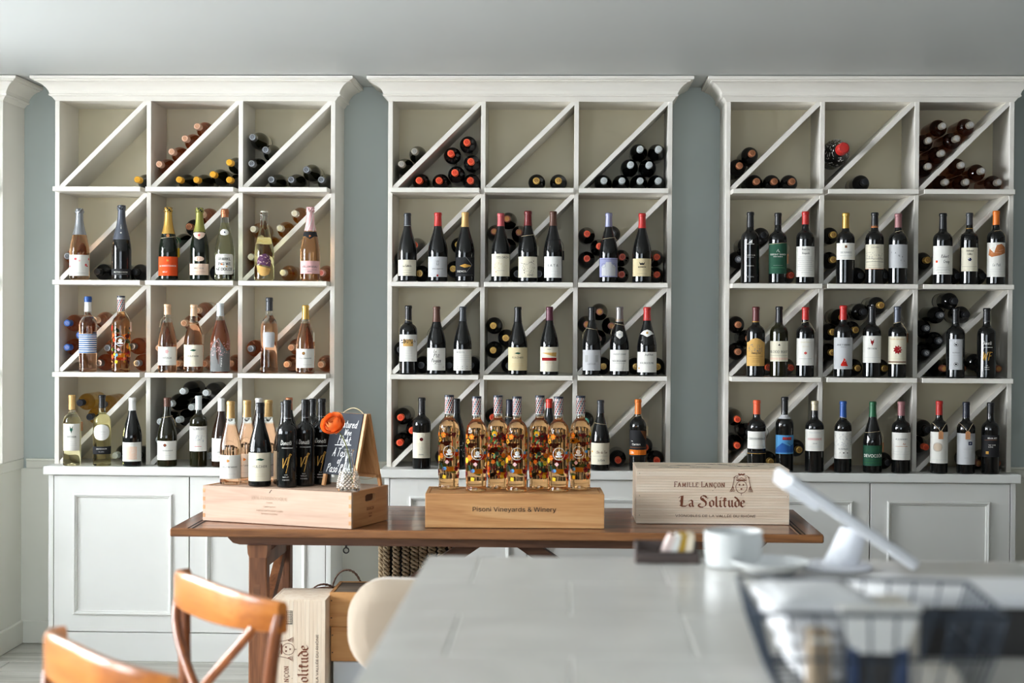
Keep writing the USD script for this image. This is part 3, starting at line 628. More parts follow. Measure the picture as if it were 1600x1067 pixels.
def flowers(t, P, seed, dense_, h):
    """painted flowers, leaves and fruits around the tall bottles"""
    q = random.Random(seed); S = {}
    def put(c, poly, x, z): S.setdefault(c, []).append((poly, x, z))
    R_ = P[6][0]; Lz = (.045, .60 * h)
    for _ in range(150 if dense_ else 120):
        x = (q.random() * 2 - 1) * PI * R_; z = Lz[0] + (Lz[1] - Lz[0]) * q.random()
        front = abs(x) < R_ * .75
        if front and not dense_ and (.26 * h < z < .56 * h or abs(x) < R_ * .45): continue
        r = .005 + .0075 * q.random(); k = q.random()
        if k < .5:
            c = q.choice(['orange', 'amber', 'orange_red', 'red', 'yellow', 'crimson', 'maroon']); put(c, blob(0, 0, r, q.choice([5, 6, 8]), .3, q.random() * 3), x, z)
            put(q.choice(['amber', 'maroon', 'black']), Point(0, 0).buffer(r * .33, quad_segs=3), x + .0001, z)
        elif k < .8: put(q.choice(['leaf', 'deep_green', 'mint', 'leaf']), affinity.rotate(affinity.scale(Point(0, 0).buffer(.5, quad_segs=4), r * 2.2, r * .8), q.random() * 180), x, z)
        elif k < .9: put(q.choice(['sky', 'pink', 'purple', 'navy']), Point(0, 0).buffer(r * .55, quad_segs=4), x, z)
        else: put('maroon', cat_ and union_all([Point(dx, dz).buffer(r * .3, quad_segs=3) for dx, dz in ((0, 0), (r * .5, 0), (-r * .5, 0), (r * .25, -r * .5), (-r * .25, -r * .5), (0, -r))]), x, z)
    if dense_:
        for k in range(16):
            put(['crimson', 'deep_green', 'maroon', 'leaf', 'orange', 'amber'][k % 6], blob(0, 0, .009, 6, .3, k), (q.random() - .5) * R_ * 1.4, .06 + .5 * h * k / 17)
    else:
        put('sky', Point(0, 0).buffer(.0065, quad_segs=4), -.016, .075); put('amber', rect(0, 0, .032, .017), .002, .073); put('pink', blob(0, 0, .008, 4, .25), -.008, .098); put('yellow', blob(0, 0, .009, 4, .3, .6), -.018, .045)
    for i, (c, L_) in enumerate(sorted(S.items())):
        ms = [flat(p, .0002 + .00004 * i).apply_translation([x, z - .1, 0]) for p, x, z in L_]
        obj('painted_flowers', wrap(cat_(ms), P, .1, .0003), 'print_' + c, t, smooth=False, kind='stuff')
def emblem(zc, r=.017):
    """white ring with a white figure of leaves at its centre"""
    return (None, zc - .03, zc + .03, 50, 'rect', [('o', 0, 0, r * 1000 + 4, 1.4, 'white'), ('s', 0, .03, 10, 7, 'white'), ('p', [(-.2, -.1), (.2, -.1), (.16, -.2), (-.16, -.2)], 'white'), ('t', 'LUCY', -.33, 2.6, 'white'), ('k', [[(-.1, .12), (0, .0), (.12, .1)], [(0, .1), (.02, -.08)]], 1.0, 'brown')], 0)
def tag_r(z, card='kraft', side=1, col='string'): return lambda t, P: hang_tag(t, P, z, side, card, col)
def tag_f(z, zt): return lambda t, P: front_tag(t, P, z, zt)
def both(*fs):
    def go(t, P):
        for f in fs: f(t, P)
    return go
SPEC = {
 'a1': ('rosé sparkling bottle with silver foil and pink blossoms on its white label', 'glass_pink_amber', 'silver', 1, [('paper', 74, 'rect', [('s', -.12, .30, 7, 5, 'rosepink'), ('s', .04, .22, 5, 5, 'pink'), ('s', .30, .02, 7, 6, 'rosepink'), ('s', .36, -.04, 4, 5, 'red'), ('s', -.40, -.05, 6, 5, 'rosepink'), ('s', .46, .30, 6, 5, 'rosepink'), ('l', -.36, .55, 'midgrey')])]),
 'a2': ('black sparkling bottle with long black foil and small grey label', 'glass_black', 'foil_blue_grey', 1, [('dark', 72, 'rect', [('t', 'METODO ROSE', -.02, 5, 'paper'), ('l', -.34, .5, 'grey')]), ('none', .20, .25, 25, 'rect', [('v', 'BRUT', 0, 5, 'paper', .1), ('c', 0, -.42, 3, 'paper')])]),
 'a3': ('green sparkling bottle with gold foil and orange-red label', 'glass_green', 'gold', 1, [('orange_red', 74, 'rect', [('t', 'LA MARCHANDE', .02, 6, 'paper'), ('t', 'BRUT', -.30, 5, 'paper', -.1), ('s', 0, .3, 6, 5, 'gold')]), ('none', .178, .208, 30, 'rect', [('c', 0, 0, 7, 'copper'), ('o', 0, 0, 5, 1, 'gold')])], tag_r(.185, 'yellow')),
 'a4': ('dark sparkling bottle with green-gold foil and beige neck label', 'glass_green', 'green_gold', 1, [('peach', 72, 'rect', [('t', 'BRUT ROSE', .1, 4.5, 'midgrey'), ('l', -.2, .6, 'copper')]), ('peach', .082, .104, 32, 'round', [('o', 0, 0, 7, .8, 'copper')]), ('peach', .176, .208, 70, [(-.034, .012), (-.02, -.004), (0, -.016), (.02, -.004), (.034, .012), (.02, .016), (-.02, .016)], [('c', 0, .1, 5, 'rosepink')])]),
 'a5': ('clear sparkling bottle with copper cap and white label of black letters', 'glass_pale_green', 'copper', 0, [('paper', 62, 'soft', [('t', 'SPARKL', .26, 9, 'black', 0, 1), ('t', 'ING WI', .02, 9, 'black', 0, 1), ('t', 'NE DOLCE', -.24, 9, 'black', 0, 1), ('s', -.1, .0, 4, 5, 'orange'), ('s', .12, -.1, 4, 5, 'amber'), ('s', -.2, -.15, 3, 5, 'mint'), ('l', .40, .4, 'midgrey')]), ('paper', .195, .222, 44, 'round', [('c', .03, 0, 3, 'navy')])]),
 'a6': ('clear yellow sparkling bottle with crown cap and tilted purple and gold label', 'glass_straw', 'cream', 0, [('purple', 56, [(-.033, -.012), (-.028, .022), (-.012, .04), (.008, .045), (.026, .034), (.034, .012), (.030, -.012), (-.030, .002)], [('z', 5, 26, 2.6, 'peach', (-.32, .0, .36, .42))]), ('ochre', .020, .070, 52, [(-.034, .022), (-.028, -.006), (-.014, -.022), (.004, -.026), (.022, -.018), (.033, .006), (.031, .008)], [('l', .0, .4, 'gold')])]),
 'a7': ('pink sparkling bottle with pink striped foil and black collar', 'glass_pink_amber', 'pink_foil', 1, [('pink', 72, 'rect', [('t', 'VILLERNEAU', .05, 6.5, 'ink'), ('l', -.2, .6, 'midgrey'), ('t', 'ROSE', -.32, 4, 'ink')]), ('dark', .180, .212, 80, [(-.04, .016), (-.04, -.004), (-.018, -.004), (0, -.016), (.018, -.004), (.04, -.004), (.04, .016)], [('s', 0, -.08, 6, 3, 'copper')]),
        ('none', .215, .30, 150, 'rect', [('k', [[(x, -.5), (x + .3, .5)] for x in (-.9, -.7, -.5, -.3, -.1, .1, .3, .5)], 3.0, 'paper')])]),
 'a8': ('dark red-wine bottle with black capsule and small cream label in script', 'glass_black', 'dark_grey', 0, [('cream', 66, 'rect', [('h', 'La Follette', .1, 4.5, 'ink'), *lines(-.15, -.3, 2, .5, 'midgrey'), ('r', 0, -.44, 10, 1.6, 'ink')]), ('none', .238, .242, 150, 'rect', [('l', 0, 1, 'grey', 1.6)])]),
 'a9': ('dark bottle with red capsule and grey-white monogram label', 'glass_black', 'red', 0, [('silver_grey', 72, 'rect', [('t', 'W', .26, 8, 'midgrey'), ('t', 'M', .12, 8, 'midgrey'), ('t', 'WILLIAMSON', -.1, 4.2, 'midgrey'), ('r', 0, -.43, 7, 9, 'crimson')])]),
 'a10': ('dark bottle with tan screw cap and black chevron label', 'glass_black', 'tan', 0, [('dark', 72, 'rect', [('k', [[(.05, .5), (.32, .1), (.05, -.3)]], 1.0, 'grey'), ('p', [(-.22, .05), (0, .15), (.26, .08), (.26, .02), (0, -.05)], 'gold'), ('l', .06, .3, 'copper', 2.5), ('t', 'BREWER', -.24, 6, 'paper', -.15), ('l', -.42, .8, 'midgrey')])]),
 'a11': ('dark bottle with dusty pink capsule and tall cream label', 'glass_black', 'pink_red', 0, [('cream', 70, 'rect', [('t', 'DELOACH', .35, 7, 'ink', .1), ('z', 8, 26, 2.2, 'tan', (-.3, -.2, .3, .15)), ('l', -.25, .35, 'midgrey'), ('c', -.2, -.3, 2, 'gold')])]),
 'a12': ('dark bottle with dark red wax top, cord and vine-sketch label', 'glass_black', 'dark_red', 0, [('cream', 70, 'rect', [grape(3, 'ink', 40), ('k', [[(-.3, .2), (-.05, .1), (.15, .25), (.3, .12)], [(-.2, .1), (-.1, -.1)]], .8, 'dark'), ('t', 'KING', -.38, 6, 'ink', .12), ('l', -.2, .3, 'midgrey')])], tag_r(.20, 'cream')),
 'a13': ('dark bottle with brown capsule and white label of wide-spaced letters', 'glass_black', 'brown', 0, [('white', 66, 'rect', [('t', 'E A T A', .08, 8, 'ink'), ('l', -.2, .5, 'silver_grey'), ('l', -.33, .2, 'silver_grey')])], tag_r(.18, 'dark', 1, 'dark')),
 'a14': ('dark bottle with lavender capsule and lavender arcade label', 'glass_black', 'lavender', 0, [('lavender', 72, 'rect', [('o', -.22, .1, 9, .8, 'navy'), ('o', .24, .1, 9, .8, 'navy'), ('p', [(-.32, -.44), (-.32, .05), (-.12, .2), (-.12, .28), (.12, .28), (.12, .2), (.32, .05), (.32, -.44)], 'silver_grey'), *lines(-.1, -.3, 3, .3, 'lavender'), ('l', .42, .9, 'navy')])], tag_r(.19, None)),
 'a15': ('dark bottle with red capsule and pale yellow crest label', 'glass_black', 'red', 0, [('tan', 72, 'rect', [('p', [(-.12, .3), (-.04, .22), (0, .28), (.04, .22), (.12, .3), (.08, .14), (-.08, .14)], 'dark'), ('t', 'MIRROR', .02, 5, 'dark', 0, 1), ('l', -.15, .3, 'midgrey'), ('l', -.36, .4, 'midgrey')])]),
 'a16': ('black bottle with white sail triangle and no paper label', 'glass_black', 'black', 0, [('none', 55, 'rect', [('p', [(-.12, .38), (.10, .46), (.10, .38)], 'white'), ('l', .355, .42, 'paper', 2), ('t', 'J U S T I N', .09, 4.6, 'paper'), ('l', .04, .4, 'grey', 1.5), ('l', -.16, .42, 'paper', 1.4), ('t', 'RED WINE', -.42, 4, 'grey')])]),
 'a17': ('dark bottle with black capsule and dark green label', 'glass_black', 'black', 0, [('green', 76, 'rect', [('k', [[(-.06, .22), (0, .3), (.02, .22)], [(.04, .24), (.06, .2)]], 1.2, 'paper'), ('t', 'SLEIGHT RANCH', .13, 5.4, 'paper'), ('t', 'PASO ROBLES', .06, 3.5, 'paper'), ('l', -.22, .4, 'grey'), ('l', -.3, .6, 'mint')])], tag_r(.17, 'kraft')),
 'a18': ('dark bottle with bright red capsule and tall cream text label', 'glass_black', 'red', 0, [('paper', 76, 'rect', [('h', 'Grand Cru', .40, 4.2, 'ink'), ('h', 'Vineyards', .27, 4.2, 'ink'), *lines(.15, -.28, 8, .75, 'midgrey'), ('l', -.36, .35, 'midgrey')])]),
 'a19': ('dark bottle with matte gold capsule and bordered cream label', 'glass_black', 'gold', 0, [('paper', 76, 'rect', [('r', 0, .28, 9, 10, 'brown'), ('k', [[(-.42, -.4), (.42, -.4), (.42, .38), (-.42, .38), (-.42, -.4)]], .6, 'tan'), ('t', 'SILVERADO', -.06, 5, 'midgrey'), ('l', -.26, .5, 'midgrey')])]),
 'a20': ('dark bottle with copper neck band and engraved landscape label', 'glass_black', 'black', 0, [('cream', 76, 'rect', [('t', 'CHATEAU', .38, 4, 'midgrey'), ('z', 12, 60, 1.6, 'midgrey', (-.42, -.18, .42, .2)), ('l', -.2, .85, 'ink', 1.6), ('l', -.08, .8, 'ink', 1.2), *lines(-.28, -.42, 3, .6, 'midgrey'), ('l', -.49, 1, 'copper', 2)]), ('none', .238, .252, 160, 'rect', [('l', 0, 1, 'copper', 11)])], tag_r(.22, None, -1, 'dark')),
 'a21': ('dark bottle with brown capsule and pale label of scattered letters', 'glass_black', 'rose_brown', 0, [('silver_grey', 76, 'rect', [('t', 'D', .16, 5, 'midgrey', -.3), ('t', 'A', .14, 5, 'dark', -.12), ('t', 'N', .02, 6, 'dark', .02), ('t', 'T', -.04, 6, 'dark', .15), ('t', 'E', -.18, 5, 'midgrey', .1), ('t', 'S', -.2, 5, 'midgrey', .24)])], tag_r(.225, None)),
 'a22': ('broad black bottle with white script label and small orange square', 'glass_black', 'black', 0, [('paper', 76, 'rect', [('h', 'Robert', .12, 6.5, 'ink', .06), ('h', 'Craig', -.06, 6.5, 'ink', .12), ('r', -.26, -.05, 9, 9, 'orange_red'), *lines(-.25, -.42, 4, .6, 'midgrey')])]),
 'a23': ('dark bottle with narrow cream label and blue crest', 'glass_black', 'dark_grey', 0, [('cream', 62, 'rect', [('h', 'Oakbread', .36, 4, 'ink'), ('h', 'Cellars', .22, 4, 'ink'), ('s', 0, .0, 9, 6, 'navy'), ('c', -.05, .03, 3, 'silver_grey'), ('l', -.3, .8, 'midgrey')]), ('none', .236, .24, 150, 'rect', [('l', 0, 1, 'gold', 2)])], tag_r(.21, None, -1, 'dark')),
 'a24': ('dark bottle with orange capsule and white label with copper swirl', 'glass_black', 'orange', 0, [('paper', 76, 'rect', [('p', [(-.36, .14), (-.3, .32), (-.1, .2), (0, .42), (.2, .46), (.4, .36), (.42, .2), (.1, .12), (-.2, .08)], 'copper'), ('k', [[(-.4, .4), (-.25, .3), (-.1, .36)], [(.1, .26), (.3, .3)], [(-.2, .2), (.2, .2)]], 1.4, 'peach'), ('h', 'Le Pich', -.16, 6, 'midgrey'), *lines(-.28, -.34, 2, .7, 'silver_grey')])], tag_r(.228, None)),
 'b1': ('pale rosé bottle with blue-topped white capsule and blue striped label', 'glass_rose', 'white', 0, [('white', 80, 'rect', [('l', -.45 + .1125 * k, 1, 'blue', 4.4) for k in range(9)])], lambda t, P: obj('capsule_top', sleeve(P, .303, .3265, .0012), 'cap_blue', t)),
 'b2': ('tall painted rosé bottle with diamond capsule on third row of left rack', 'glass_floral', 'white', 0, [emblem(.135)], both(lambda t, P: argyle(t, P, .265, .3295), lambda t, P: flowers(t, P, 5, False, .33), tag_r(.262, 'peach'))),
 'b3': ('pale rosé bottle with peach capsule and pink leaf on white label', 'glass_rose', 'peach', 0, [('paper', 72, 'rect', [('s', 0, .24, 10, 5, 'pink'), ('t', 'ORTAGA', -.1, 6, 'ink'), ('l', -.3, .4, 'silver_grey')])], tag_r(.24, None, -1)),
 'b4': ('pale rosé bottle with peach capsule and cream label with green leaf', 'glass_rose', 'peach', 0, [('cream', 72, 'rect', [('p', [(-.14, .24), (0, .3), (.14, .26), (.04, .2)], 'green'), ('t', 'FULCHER', -.02, 6, 'ink'), *lines(-.28, -.36, 2, .6, 'tan')])], tag_r(.21, 'cream')),
 'b5': ('deep pink bottle with white capsule and grey wave label', 'glass_rose_deep', 'cool_white', 0, [('midgrey', 76, 'wave', [('v', 'Ferrara', .06, 8, 'white', -.22)]), ('none', .075, .145, 80, 'rect', [('z', 21, 90, 2.2, 'pink', (-.48, -.5, .48, .4))])]),
 'b6': ('tall curved rosé bottle with dark capsule and small white plaque', 'glass_rose', 'dark_grey', 0, [('silver_grey', 42, 'soft', [*lines(.2, -.3, 5, .6, 'grey')])]),
 'b7': ('rosé bottle with gold capsule, cord and gold disc on white label', 'glass_rose', 'gold', 0, [('paper', 72, 'rect', [('c', -.06, .26, 6.5, 'brown'), ('c', -.06, .26, 4.2, 'gold'), ('t', 'WALT BRANDER', 0, 4.2, 'midgrey'), ('l', -.34, .6, 'midgrey')])], tag_r(.222, 'cream')),
 'b8': ('black bottle with cord and white label picturing an orchard', 'glass_black', 'black', 0, [('paper', 76, 'rect', [('r', .0, .2, 44, 30, 'ochre'), ('z', 14, 40, 2.4, 'dark', (-.33, .16, .33, .34)), ('r', 0, .31, 44, 3, 'silver_grey'), *lines(-.1, -.38, 4, .4, 'silver_grey')])], tag_r(.232, None, -1)),
 'b9': ('dark bottle with brown capsule and white label of rounded lettering', 'glass_black', 'brown', 0, [('paper', 68, 'rect', [('h', 'Le', .34, 7, 'ink', -.05), ('h', "P'tit", .14, 8, 'ink'), ('h', 'Paysan', -.08, 8, 'ink'), ('l', -.22, .5, 'ink'), ('o', .34, -.36, 3, .6, 'ink')])], tag_r(.20, None, -1, 'dark')),
 'b10': ('dark bottle with grey capsule and white label with dotted foot', 'glass_black', 'dark_grey', 0, [('paper', 76, 'rect', [('t', 'BREWSTER', .36, 4.2, 'midgrey', -.1), *lines(.2, -.05, 4, .8, 'silver_grey'), *[('c', -.4 + .2 * k, -.3 - .1 * (j % 2), 1.6, 'midgrey') for k in range(5) for j in range(2)]])]),
 'b11': ('dark bottle with black capsule and tan label, alone beside the plum-capped one', 'glass_black', 'black', 0, [('tan', 76, 'rect', [('p', [(-.14, .24), (0, .29), (.14, .25), (.04, .2)], 'green'), ('t', 'FULCHER', .06, 6.5, 'ink'), *lines(-.22, -.3, 2, .6, 'ochre')])]),
 'b12': ('dark bottle with plum capsule and cream label in gold and red', 'glass_black', 'plum', 0, [('cream', 76, 'rect', [('l', .40, .15, 'midgrey', 2), ('p', [(-.32, .26), (.32, .28), (.3, .1), (.1, .14), (-.1, .2)], 'ochre'), ('p', [(-.32, .06), (.32, .06), (.32, -.06), (-.32, -.06)], 'crimson'), ('t', 'LAETITIA', -.14, 4.5, 'tan')])]),
 'b13': ('dark bottle with cord and pale building label', 'glass_black', 'black', 0, [('silver_grey', 70, 'rect', [('r', -.24, .08, 14, 30, 'grey'), ('r', .24, .08, 14, 30, 'grey'), ('t', 'LATOUR', -.18, 5, 'midgrey')])], tag_r(.20, None, -1)),
 'b14': ('dark bottle with grey capsule, gold collar and white shield', 'glass_black', 'grey', 0, [('paper', 76, 'rect', [('t', 'VINCENT GIRARD', .30, 4, 'midgrey'), ('t', 'BOURGOGNE', -.02, 6, 'ink'), ('l', -.12, .5, 'midgrey'), ('l', -.38, .8, 'silver_grey')]), ('paper', .160, .192, 46, [(-.016, .012), (0, .018), (.016, .012), (.014, -.006), (0, -.018), (-.014, -.006)], [('s', 0, 0, 6, 5, 'silver_grey')]), ('none', .234, .243, 160, 'rect', [('l', 0, 1, 'gold', 8)])], tag_r(.22, None, -1)),
 'b15': ('dark bottle with red capsule and white winged neck label', 'glass_black', 'red', 0, [('paper', 76, 'rect', [('h', 'Joseph Drouin', .36, 3.6, 'ink', .08), ('t', 'BOURGOGNE', -.04, 6, 'ink'), ('s', -.34, -.3, 5, 6, 'gold')]), ('white', .168, .198, 78, [(-.034, -.004), (-.018, .010), (0, .016), (.018, .010), (.034, -.004), (.018, -.006), (0, -.016), (-.018, -.006)], [('s', 0, .06, 6, 6, 'gold')]), ('none', .242, .249, 160, 'rect', [('l', 0, 1, 'midgrey', 5)])]),
 'b16': ('dark bottle with maroon capsule and ochre arched label', 'glass_black', 'maroon', 0, [('ochre', 72, 'arch', [('z', 9, 46, 2.0, 'midgrey', (-.34, .02, .34, .26)), ('h', 'Chimney Rock', -.04, 4.2, 'ink'), ('l', -.16, .7, 'brown'), *lines(-.24, -.36, 3, .35, 'brown')]), ('none', .232, .238, 160, 'rect', [('l', 0, 1, 'gold', 4)])]),
 'b17': ('slim dark bottle with black capsule and cream label with pink stripe', 'glass_olive', 'black', 0, [('cream', 76, 'rect', [('p', [(-.05, .28), (0, .38), (.05, .28)], 'ink'), ('t', 'BLOOD ROOT', -.02, 8, 'ink'), ('l', -.2, .85, 'ink'), ('l', -.36, 1, 'peach', 9)])]),
 'b18': ('dark bottle with red capsule, cord and small red diamond on cream label', 'glass_black', 'red', 0, [('paper', 72, 'rect', [('t', 'CHAPPELL', .36, 5, 'tan'), ('t', 'ESTATE', .20, 4, 'tan'), ('s', 0, -.04, 7, 4, 'red'), ('o', 0, -.04, 3, .8, 'paper'), ('l', -.25, .6, 'midgrey')])], tag_r(.235, None)),
 'b19': ('dark bottle with red capsule and grey-white label with red fox mark', 'glass_black', 'red', 0, [('silver_grey', 76, 'rect', [('t', 'JANE P BRAND', .27, 5, 'ink'), ('t', 'RESERVE', .2, 3, 'midgrey'), ('p', [(-.1, -.34), (.0, -.22), (.02, -.14), (.08, -.2), (.16, -.36), (.2, -.4), (-.1, -.4)], 'red'), ('c', .06, -.24, 2, 'paper'), ('l', -.44, .4, 'grey')])]),
 'b20': ('dark bottle with black capsule and white label with red star mask', 'glass_black', 'black', 0, [('paper', 76, 'rect', [*star(.26, 'maroon', 'crimson'), ('t', 'ORTAGA', .03, 5.5, 'ink'), ('l', -.3, .9, 'silver_grey')])]),
 'b21': ('dark bottle with silver-barred capsule and cream label with red tree', 'glass_black', 'foil_blue_grey', 0, [('cream', 76, 'rect', [('t', 'PEDRO MOCELLI', .40, 4.6, 'ochre'), ('s', 0, .02, 20, 9, 'crimson'), ('z', 31, 34, 2.0, 'cream', (-.32, -.2, .32, .24)), ('l', -.30, .8, 'tan'), ('l', -.42, .9, 'brown', 4.5)])], tag_r(.235, 'brown')),
 'b22': ('black bottle with narrow silver label of two round seals', 'glass_black', 'black', 0, [('silver_grey', 44, 'rect', [('o', 0, .32, 9, 2, 'midgrey'), ('c', 0, .32, 4, 'dark'), ('t', 'MUNDO', .06, 4.5, 'midgrey'), ('l', -.04, .6, 'grey'), ('o', 0, -.32, 9, 2, 'midgrey'), ('c', 0, -.32, 4, 'dark')])]),
 'b23': ('black bottle with white script and gold monogram on third row', 'glass_black', 'black', 0, [('none', 58, 'rect', [('h', 'Donati', .36, 7.5, 'paper'), ('l', .23, .6, 'paper', 2), ('h', 'W', -.1, 17, 'gold', -.12), ('h', 'F', -.1, 17, 'gold', .14), ('t', 'RED', -.36, 2.6, 'paper'), ('t', 'MERLOT', -.42, 3, 'paper'), ('t', 'PAICINES', -.49, 2.6, 'paper')]), ('none', .242, .246, 150, 'rect', [('l', 0, 1, 'grey', 1.5)])]),
 'c1': ('white-wine bottle with gold capsule and green star on white label', 'glass_white_wine', 'tan', 0, [('paper', 62, 'rect', [*star(.28, 'teal', 'green'), ('t', 'ORTAGA', .02, 6, 'ink'), *lines(-.16, -.3, 3, .6, 'silver_grey')])], tag_r(.235, 'kraft')),
 'c2': ('white-wine bottle with black capsule and round white label', 'glass_straw', 'black', 0, [('white', 58, 'round', [('t', 'SEVEN HILL', .04, 4, 'silver_grey'), ('l', -.1, .5, 'silver_grey')]), ('dark', .052, .085, 80, 'rect', [('t', 'SAUVIGNON', .2, 4.5, 'paper'), ('t', 'BLANC', -.18, 4, 'grey')])]),
 'c3': ('dark bottle with white capsule and pale peach picture label', 'glass_black', 'white', 0, [('paper', 68, 'rect', [('r', 0, -.06, 48, 56, 'peach'), ('z', 41, 30, 2, 'paper', (-.3, -.4, .3, .3)), ('l', .42, .7, 'silver_grey')])]),
 'c4': ('olive bottle with brown capsule and white label with brown seal', 'glass_olive', 'brown', 0, [('paper', 74, 'rect', [('c', -.06, .28, 6.5, 'maroon'), ('c', -.06, .28, 4, 'copper'), ('t', 'ELLEN BRANDER', .0, 4.2, 'midgrey'), ('l', -.25, .3, 'silver_grey')])], tag_r(.215, None)),
 'c5': ('brown-green bottle with pale screw cap and white crest label', 'glass_olive', 'cool_white', 0, [('paper', 76, 'rect', [('t', 'SELMESIO', .40, 6.5, 'ink'), ('z', 17, 40, 2.4, 'silver_grey', (-.28, -.12, .28, .14)), ('l', -.3, .3, 'red', 1.6)])]),
 'c6': ('dark bottle with white capsule standing behind the left crate', 'glass_brown', 'white', 0, [('paper', 72, 'rect', [('s', .2, .2, 8, 6, 'kraft'), ('t', 'SYRAH', -.1, 5, 'ink'), ('l', -.3, .5, 'midgrey')])]),
 'c7': ('dark bottle with white capsule hidden behind the black crate bottle', 'glass_brown', 'white', 0, [('paper', 72, 'rect', [('t', 'SYRAH', 0, 5, 'ink')])]),
 'c8': ('dark bottle with copper capsule hidden behind the crate bottles', 'glass_black', 'copper', 0, [('paper', 72, 'rect', [('t', 'NOIR', 0, 5, 'ink')])]),
 'c9': ('dark shelf bottle with dark capsule behind the rightmost crate bottles', 'glass_black', 'black', 0, [('paper', 72, 'rect', [('t', 'MERLOT', 0, 5, 'ink')])]),
 'c10': ('dark bottle with black capsule and cream label with maroon disc', 'glass_black', 'black', 0, [('cream', 70, 'rect', [('c', 0, .24, 7.5, 'maroon'), ('l', .07, .9, 'tan'), ('o', 0, -.12, 6, .6, 'silver_grey'), ('h', 'Red Wine', -.36, 3, 'midgrey')])]),
 'c11': ('black bottle with white dots behind the leftmost painted bottles', 'glass_black', 'black', 0, [('none', 85, 'rect', [('z', 51, 26, 1.6, 'white', (.1, -.4, .5, .5))])]),
 'c12': ('slim black bottle with cord between two painted bottles', 'glass_black', 'navy', 0, [('cream', 72, 'rect', [('t', 'CUVEE', 0, 5, 'ink')])], tag_r(.225, None, -1)),
 'c13': ('dark bottle sealed with bright red wax behind the painted bottles', 'glass_black', 'wax_red', 0, [('cream', 72, 'rect', [('t', 'RESERVE', 0, 5, 'ink')])]),
 'c14': ('dark bottle with cord and cream hand-lettered label, beside painted bottles', 'glass_black', 'dark_grey', 0, [('cream', 76, 'rect', [('h', 'Clos du Tue', .06, 5.5, 'brown', .06), ('l', -.1, .7, 'midgrey'), ('h', 'La Roche', -.30, 4.5, 'ink', .04), ('s', -.38, .1, 5, 5, 'amber')])], tag_r(.20, None, -1)),
 'c15': ('black bottle with orange capsule and orange label band', 'glass_black', 'orange', 0, [('dark', 80, 'rect', [('p', [(.1, .48), (.42, .46), (.46, .1), (.3, .2)], 'brown'), ('t', 'The', .08, 4, 'paper', -.28), ('t', 'Canton', -.04, 6.5, 'paper', -.08, 1), ('l', -.16, .8, 'brown', 3), ('l', -.35, .99, 'orange', 22), ('t', 'Elk', -.36, 8, 'paper', -.26, 1)])], tag_r(.235, 'string')),
 'c16': ('dark bottle with red capsule and white label fading to tan', 'glass_black', 'orange_red', 0, [('paper', 76, 'rect', [('t', 'CRAVIGNOLO', .08, 7, 'dark'), ('l', -.3, .5, 'silver_grey'), ('r', .44, 0, 8, 62, 'peach')]), ('dark', .078, .088, 80, 'rect', [('l', -.35, 1, 'gold', 2)])], tag_r(.19, None, 1, 'dark')),
 'c17': ('dark bottle with black capsule, white collar and blue picture label', 'glass_black', 'black', 0, [('sky', 78, 'rect', [('r', .1, .32, 40, 12, 'crimson'), ('t', 'BRICCO', .34, 5.5, 'rosepink', .1), ('p', [(-.45, -.3), (-.1, .1), (.2, -.1), (.45, .05), (.45, -.4), (-.45, -.45)], 'blue'), ('k', [[(-.4, -.2), (-.1, .0), (.3, -.25)], [(-.3, -.35), (.1, -.3)], [(.1, .1), (.3, -.05)]], 1.2, 'navy')]), ('silver_grey', .228, .245, 150, 'rect', [])]),
 'c18': ('dark bottle with pale gold capsule and white label with red name', 'glass_black', 'pale_gold', 0, [('paper', 78, 'rect', [('t', 'VINA CORRIDA', .36, 4, 'silver_grey'), ('t', 'CORRIENTE', .06, 6.5, 'red'), ('t', '2018', -.14, 4, 'midgrey'), ('l', -.3, .4, 'silver_grey')])]),
 'c19': ('dark bottle with blue capsule and cord above grey vineyard label', 'glass_black', 'blue', 0, [('paper', 76, 'rect', [('z', 61, 60, 2.2, 'silver_grey', (-.42, -.05, .42, .4)), ('t', 'DOMINIO', -.14, 5, 'midgrey'), ('c', -.14, -.28, 1.6, 'ink'), ('c', .02, -.28, 3, 'ink'), ('c', .18, -.28, 2.4, 'ink'), ('l', -.4, .3, 'silver_grey')])], tag_r(.235, None, -1)),
 'c20': ('dark bottle with green capsule and green label in bold white', 'glass_black', 'green', 0, [('green', 78, 'rect', [('t', 'DEVOCI\u00d3N', .0, 10, 'paper', .02, 1), ('l', -.2, .6, 'leaf', 2), ('l', -.34, .8, 'leaf', 2), ('z', 71, 60, 1.4, 'leaf', (-.46, .2, .46, .46))])], tag_r(.175, 'kraft')),
 'c21': ('dark bottle with dusty rose capsule and cream label with copper line', 'glass_black', 'rose_brown', 0, [('paper', 76, 'rect', [('t', 'ALIGNMENT', .26, 5, 'midgrey'), ('h', 'Red', .08, 4, 'copper', .1), ('l', .0, .5, 'copper', 1.4), *lines(-.2, -.28, 2, .9, 'silver_grey')])]),
 'c22': ('dark bottle with red capsule and brown card over gold spiral label', 'glass_black', 'red', 0, [('paper', 76, 'rect', [('o', -.08, .02, 19, 1.6, 'brown'), ('o', -.08, .02, 15, 2.0, 'gold'), ('o', -.08, .02, 10.5, 2.0, 'gold'), ('o', -.08, .02, 6, 1.8, 'gold'), ('l', -.38, .7, 'silver_grey')])], tag_f(.215, .165)),
 'c23': ('navy-capped dark bottle with brown card over grey-white label', 'glass_black', 'navy', 0, [('silver_grey', 76, 'rect', [('r', .16, .18, 17, 15, 'navy'), ('t', 'W', .18, 5, 'silver_grey', .16), ('t', 'LANCASTER', .0, 4, 'grey', .06), ('l', -.28, .16, 'midgrey')])], tag_f(.215, .165)),
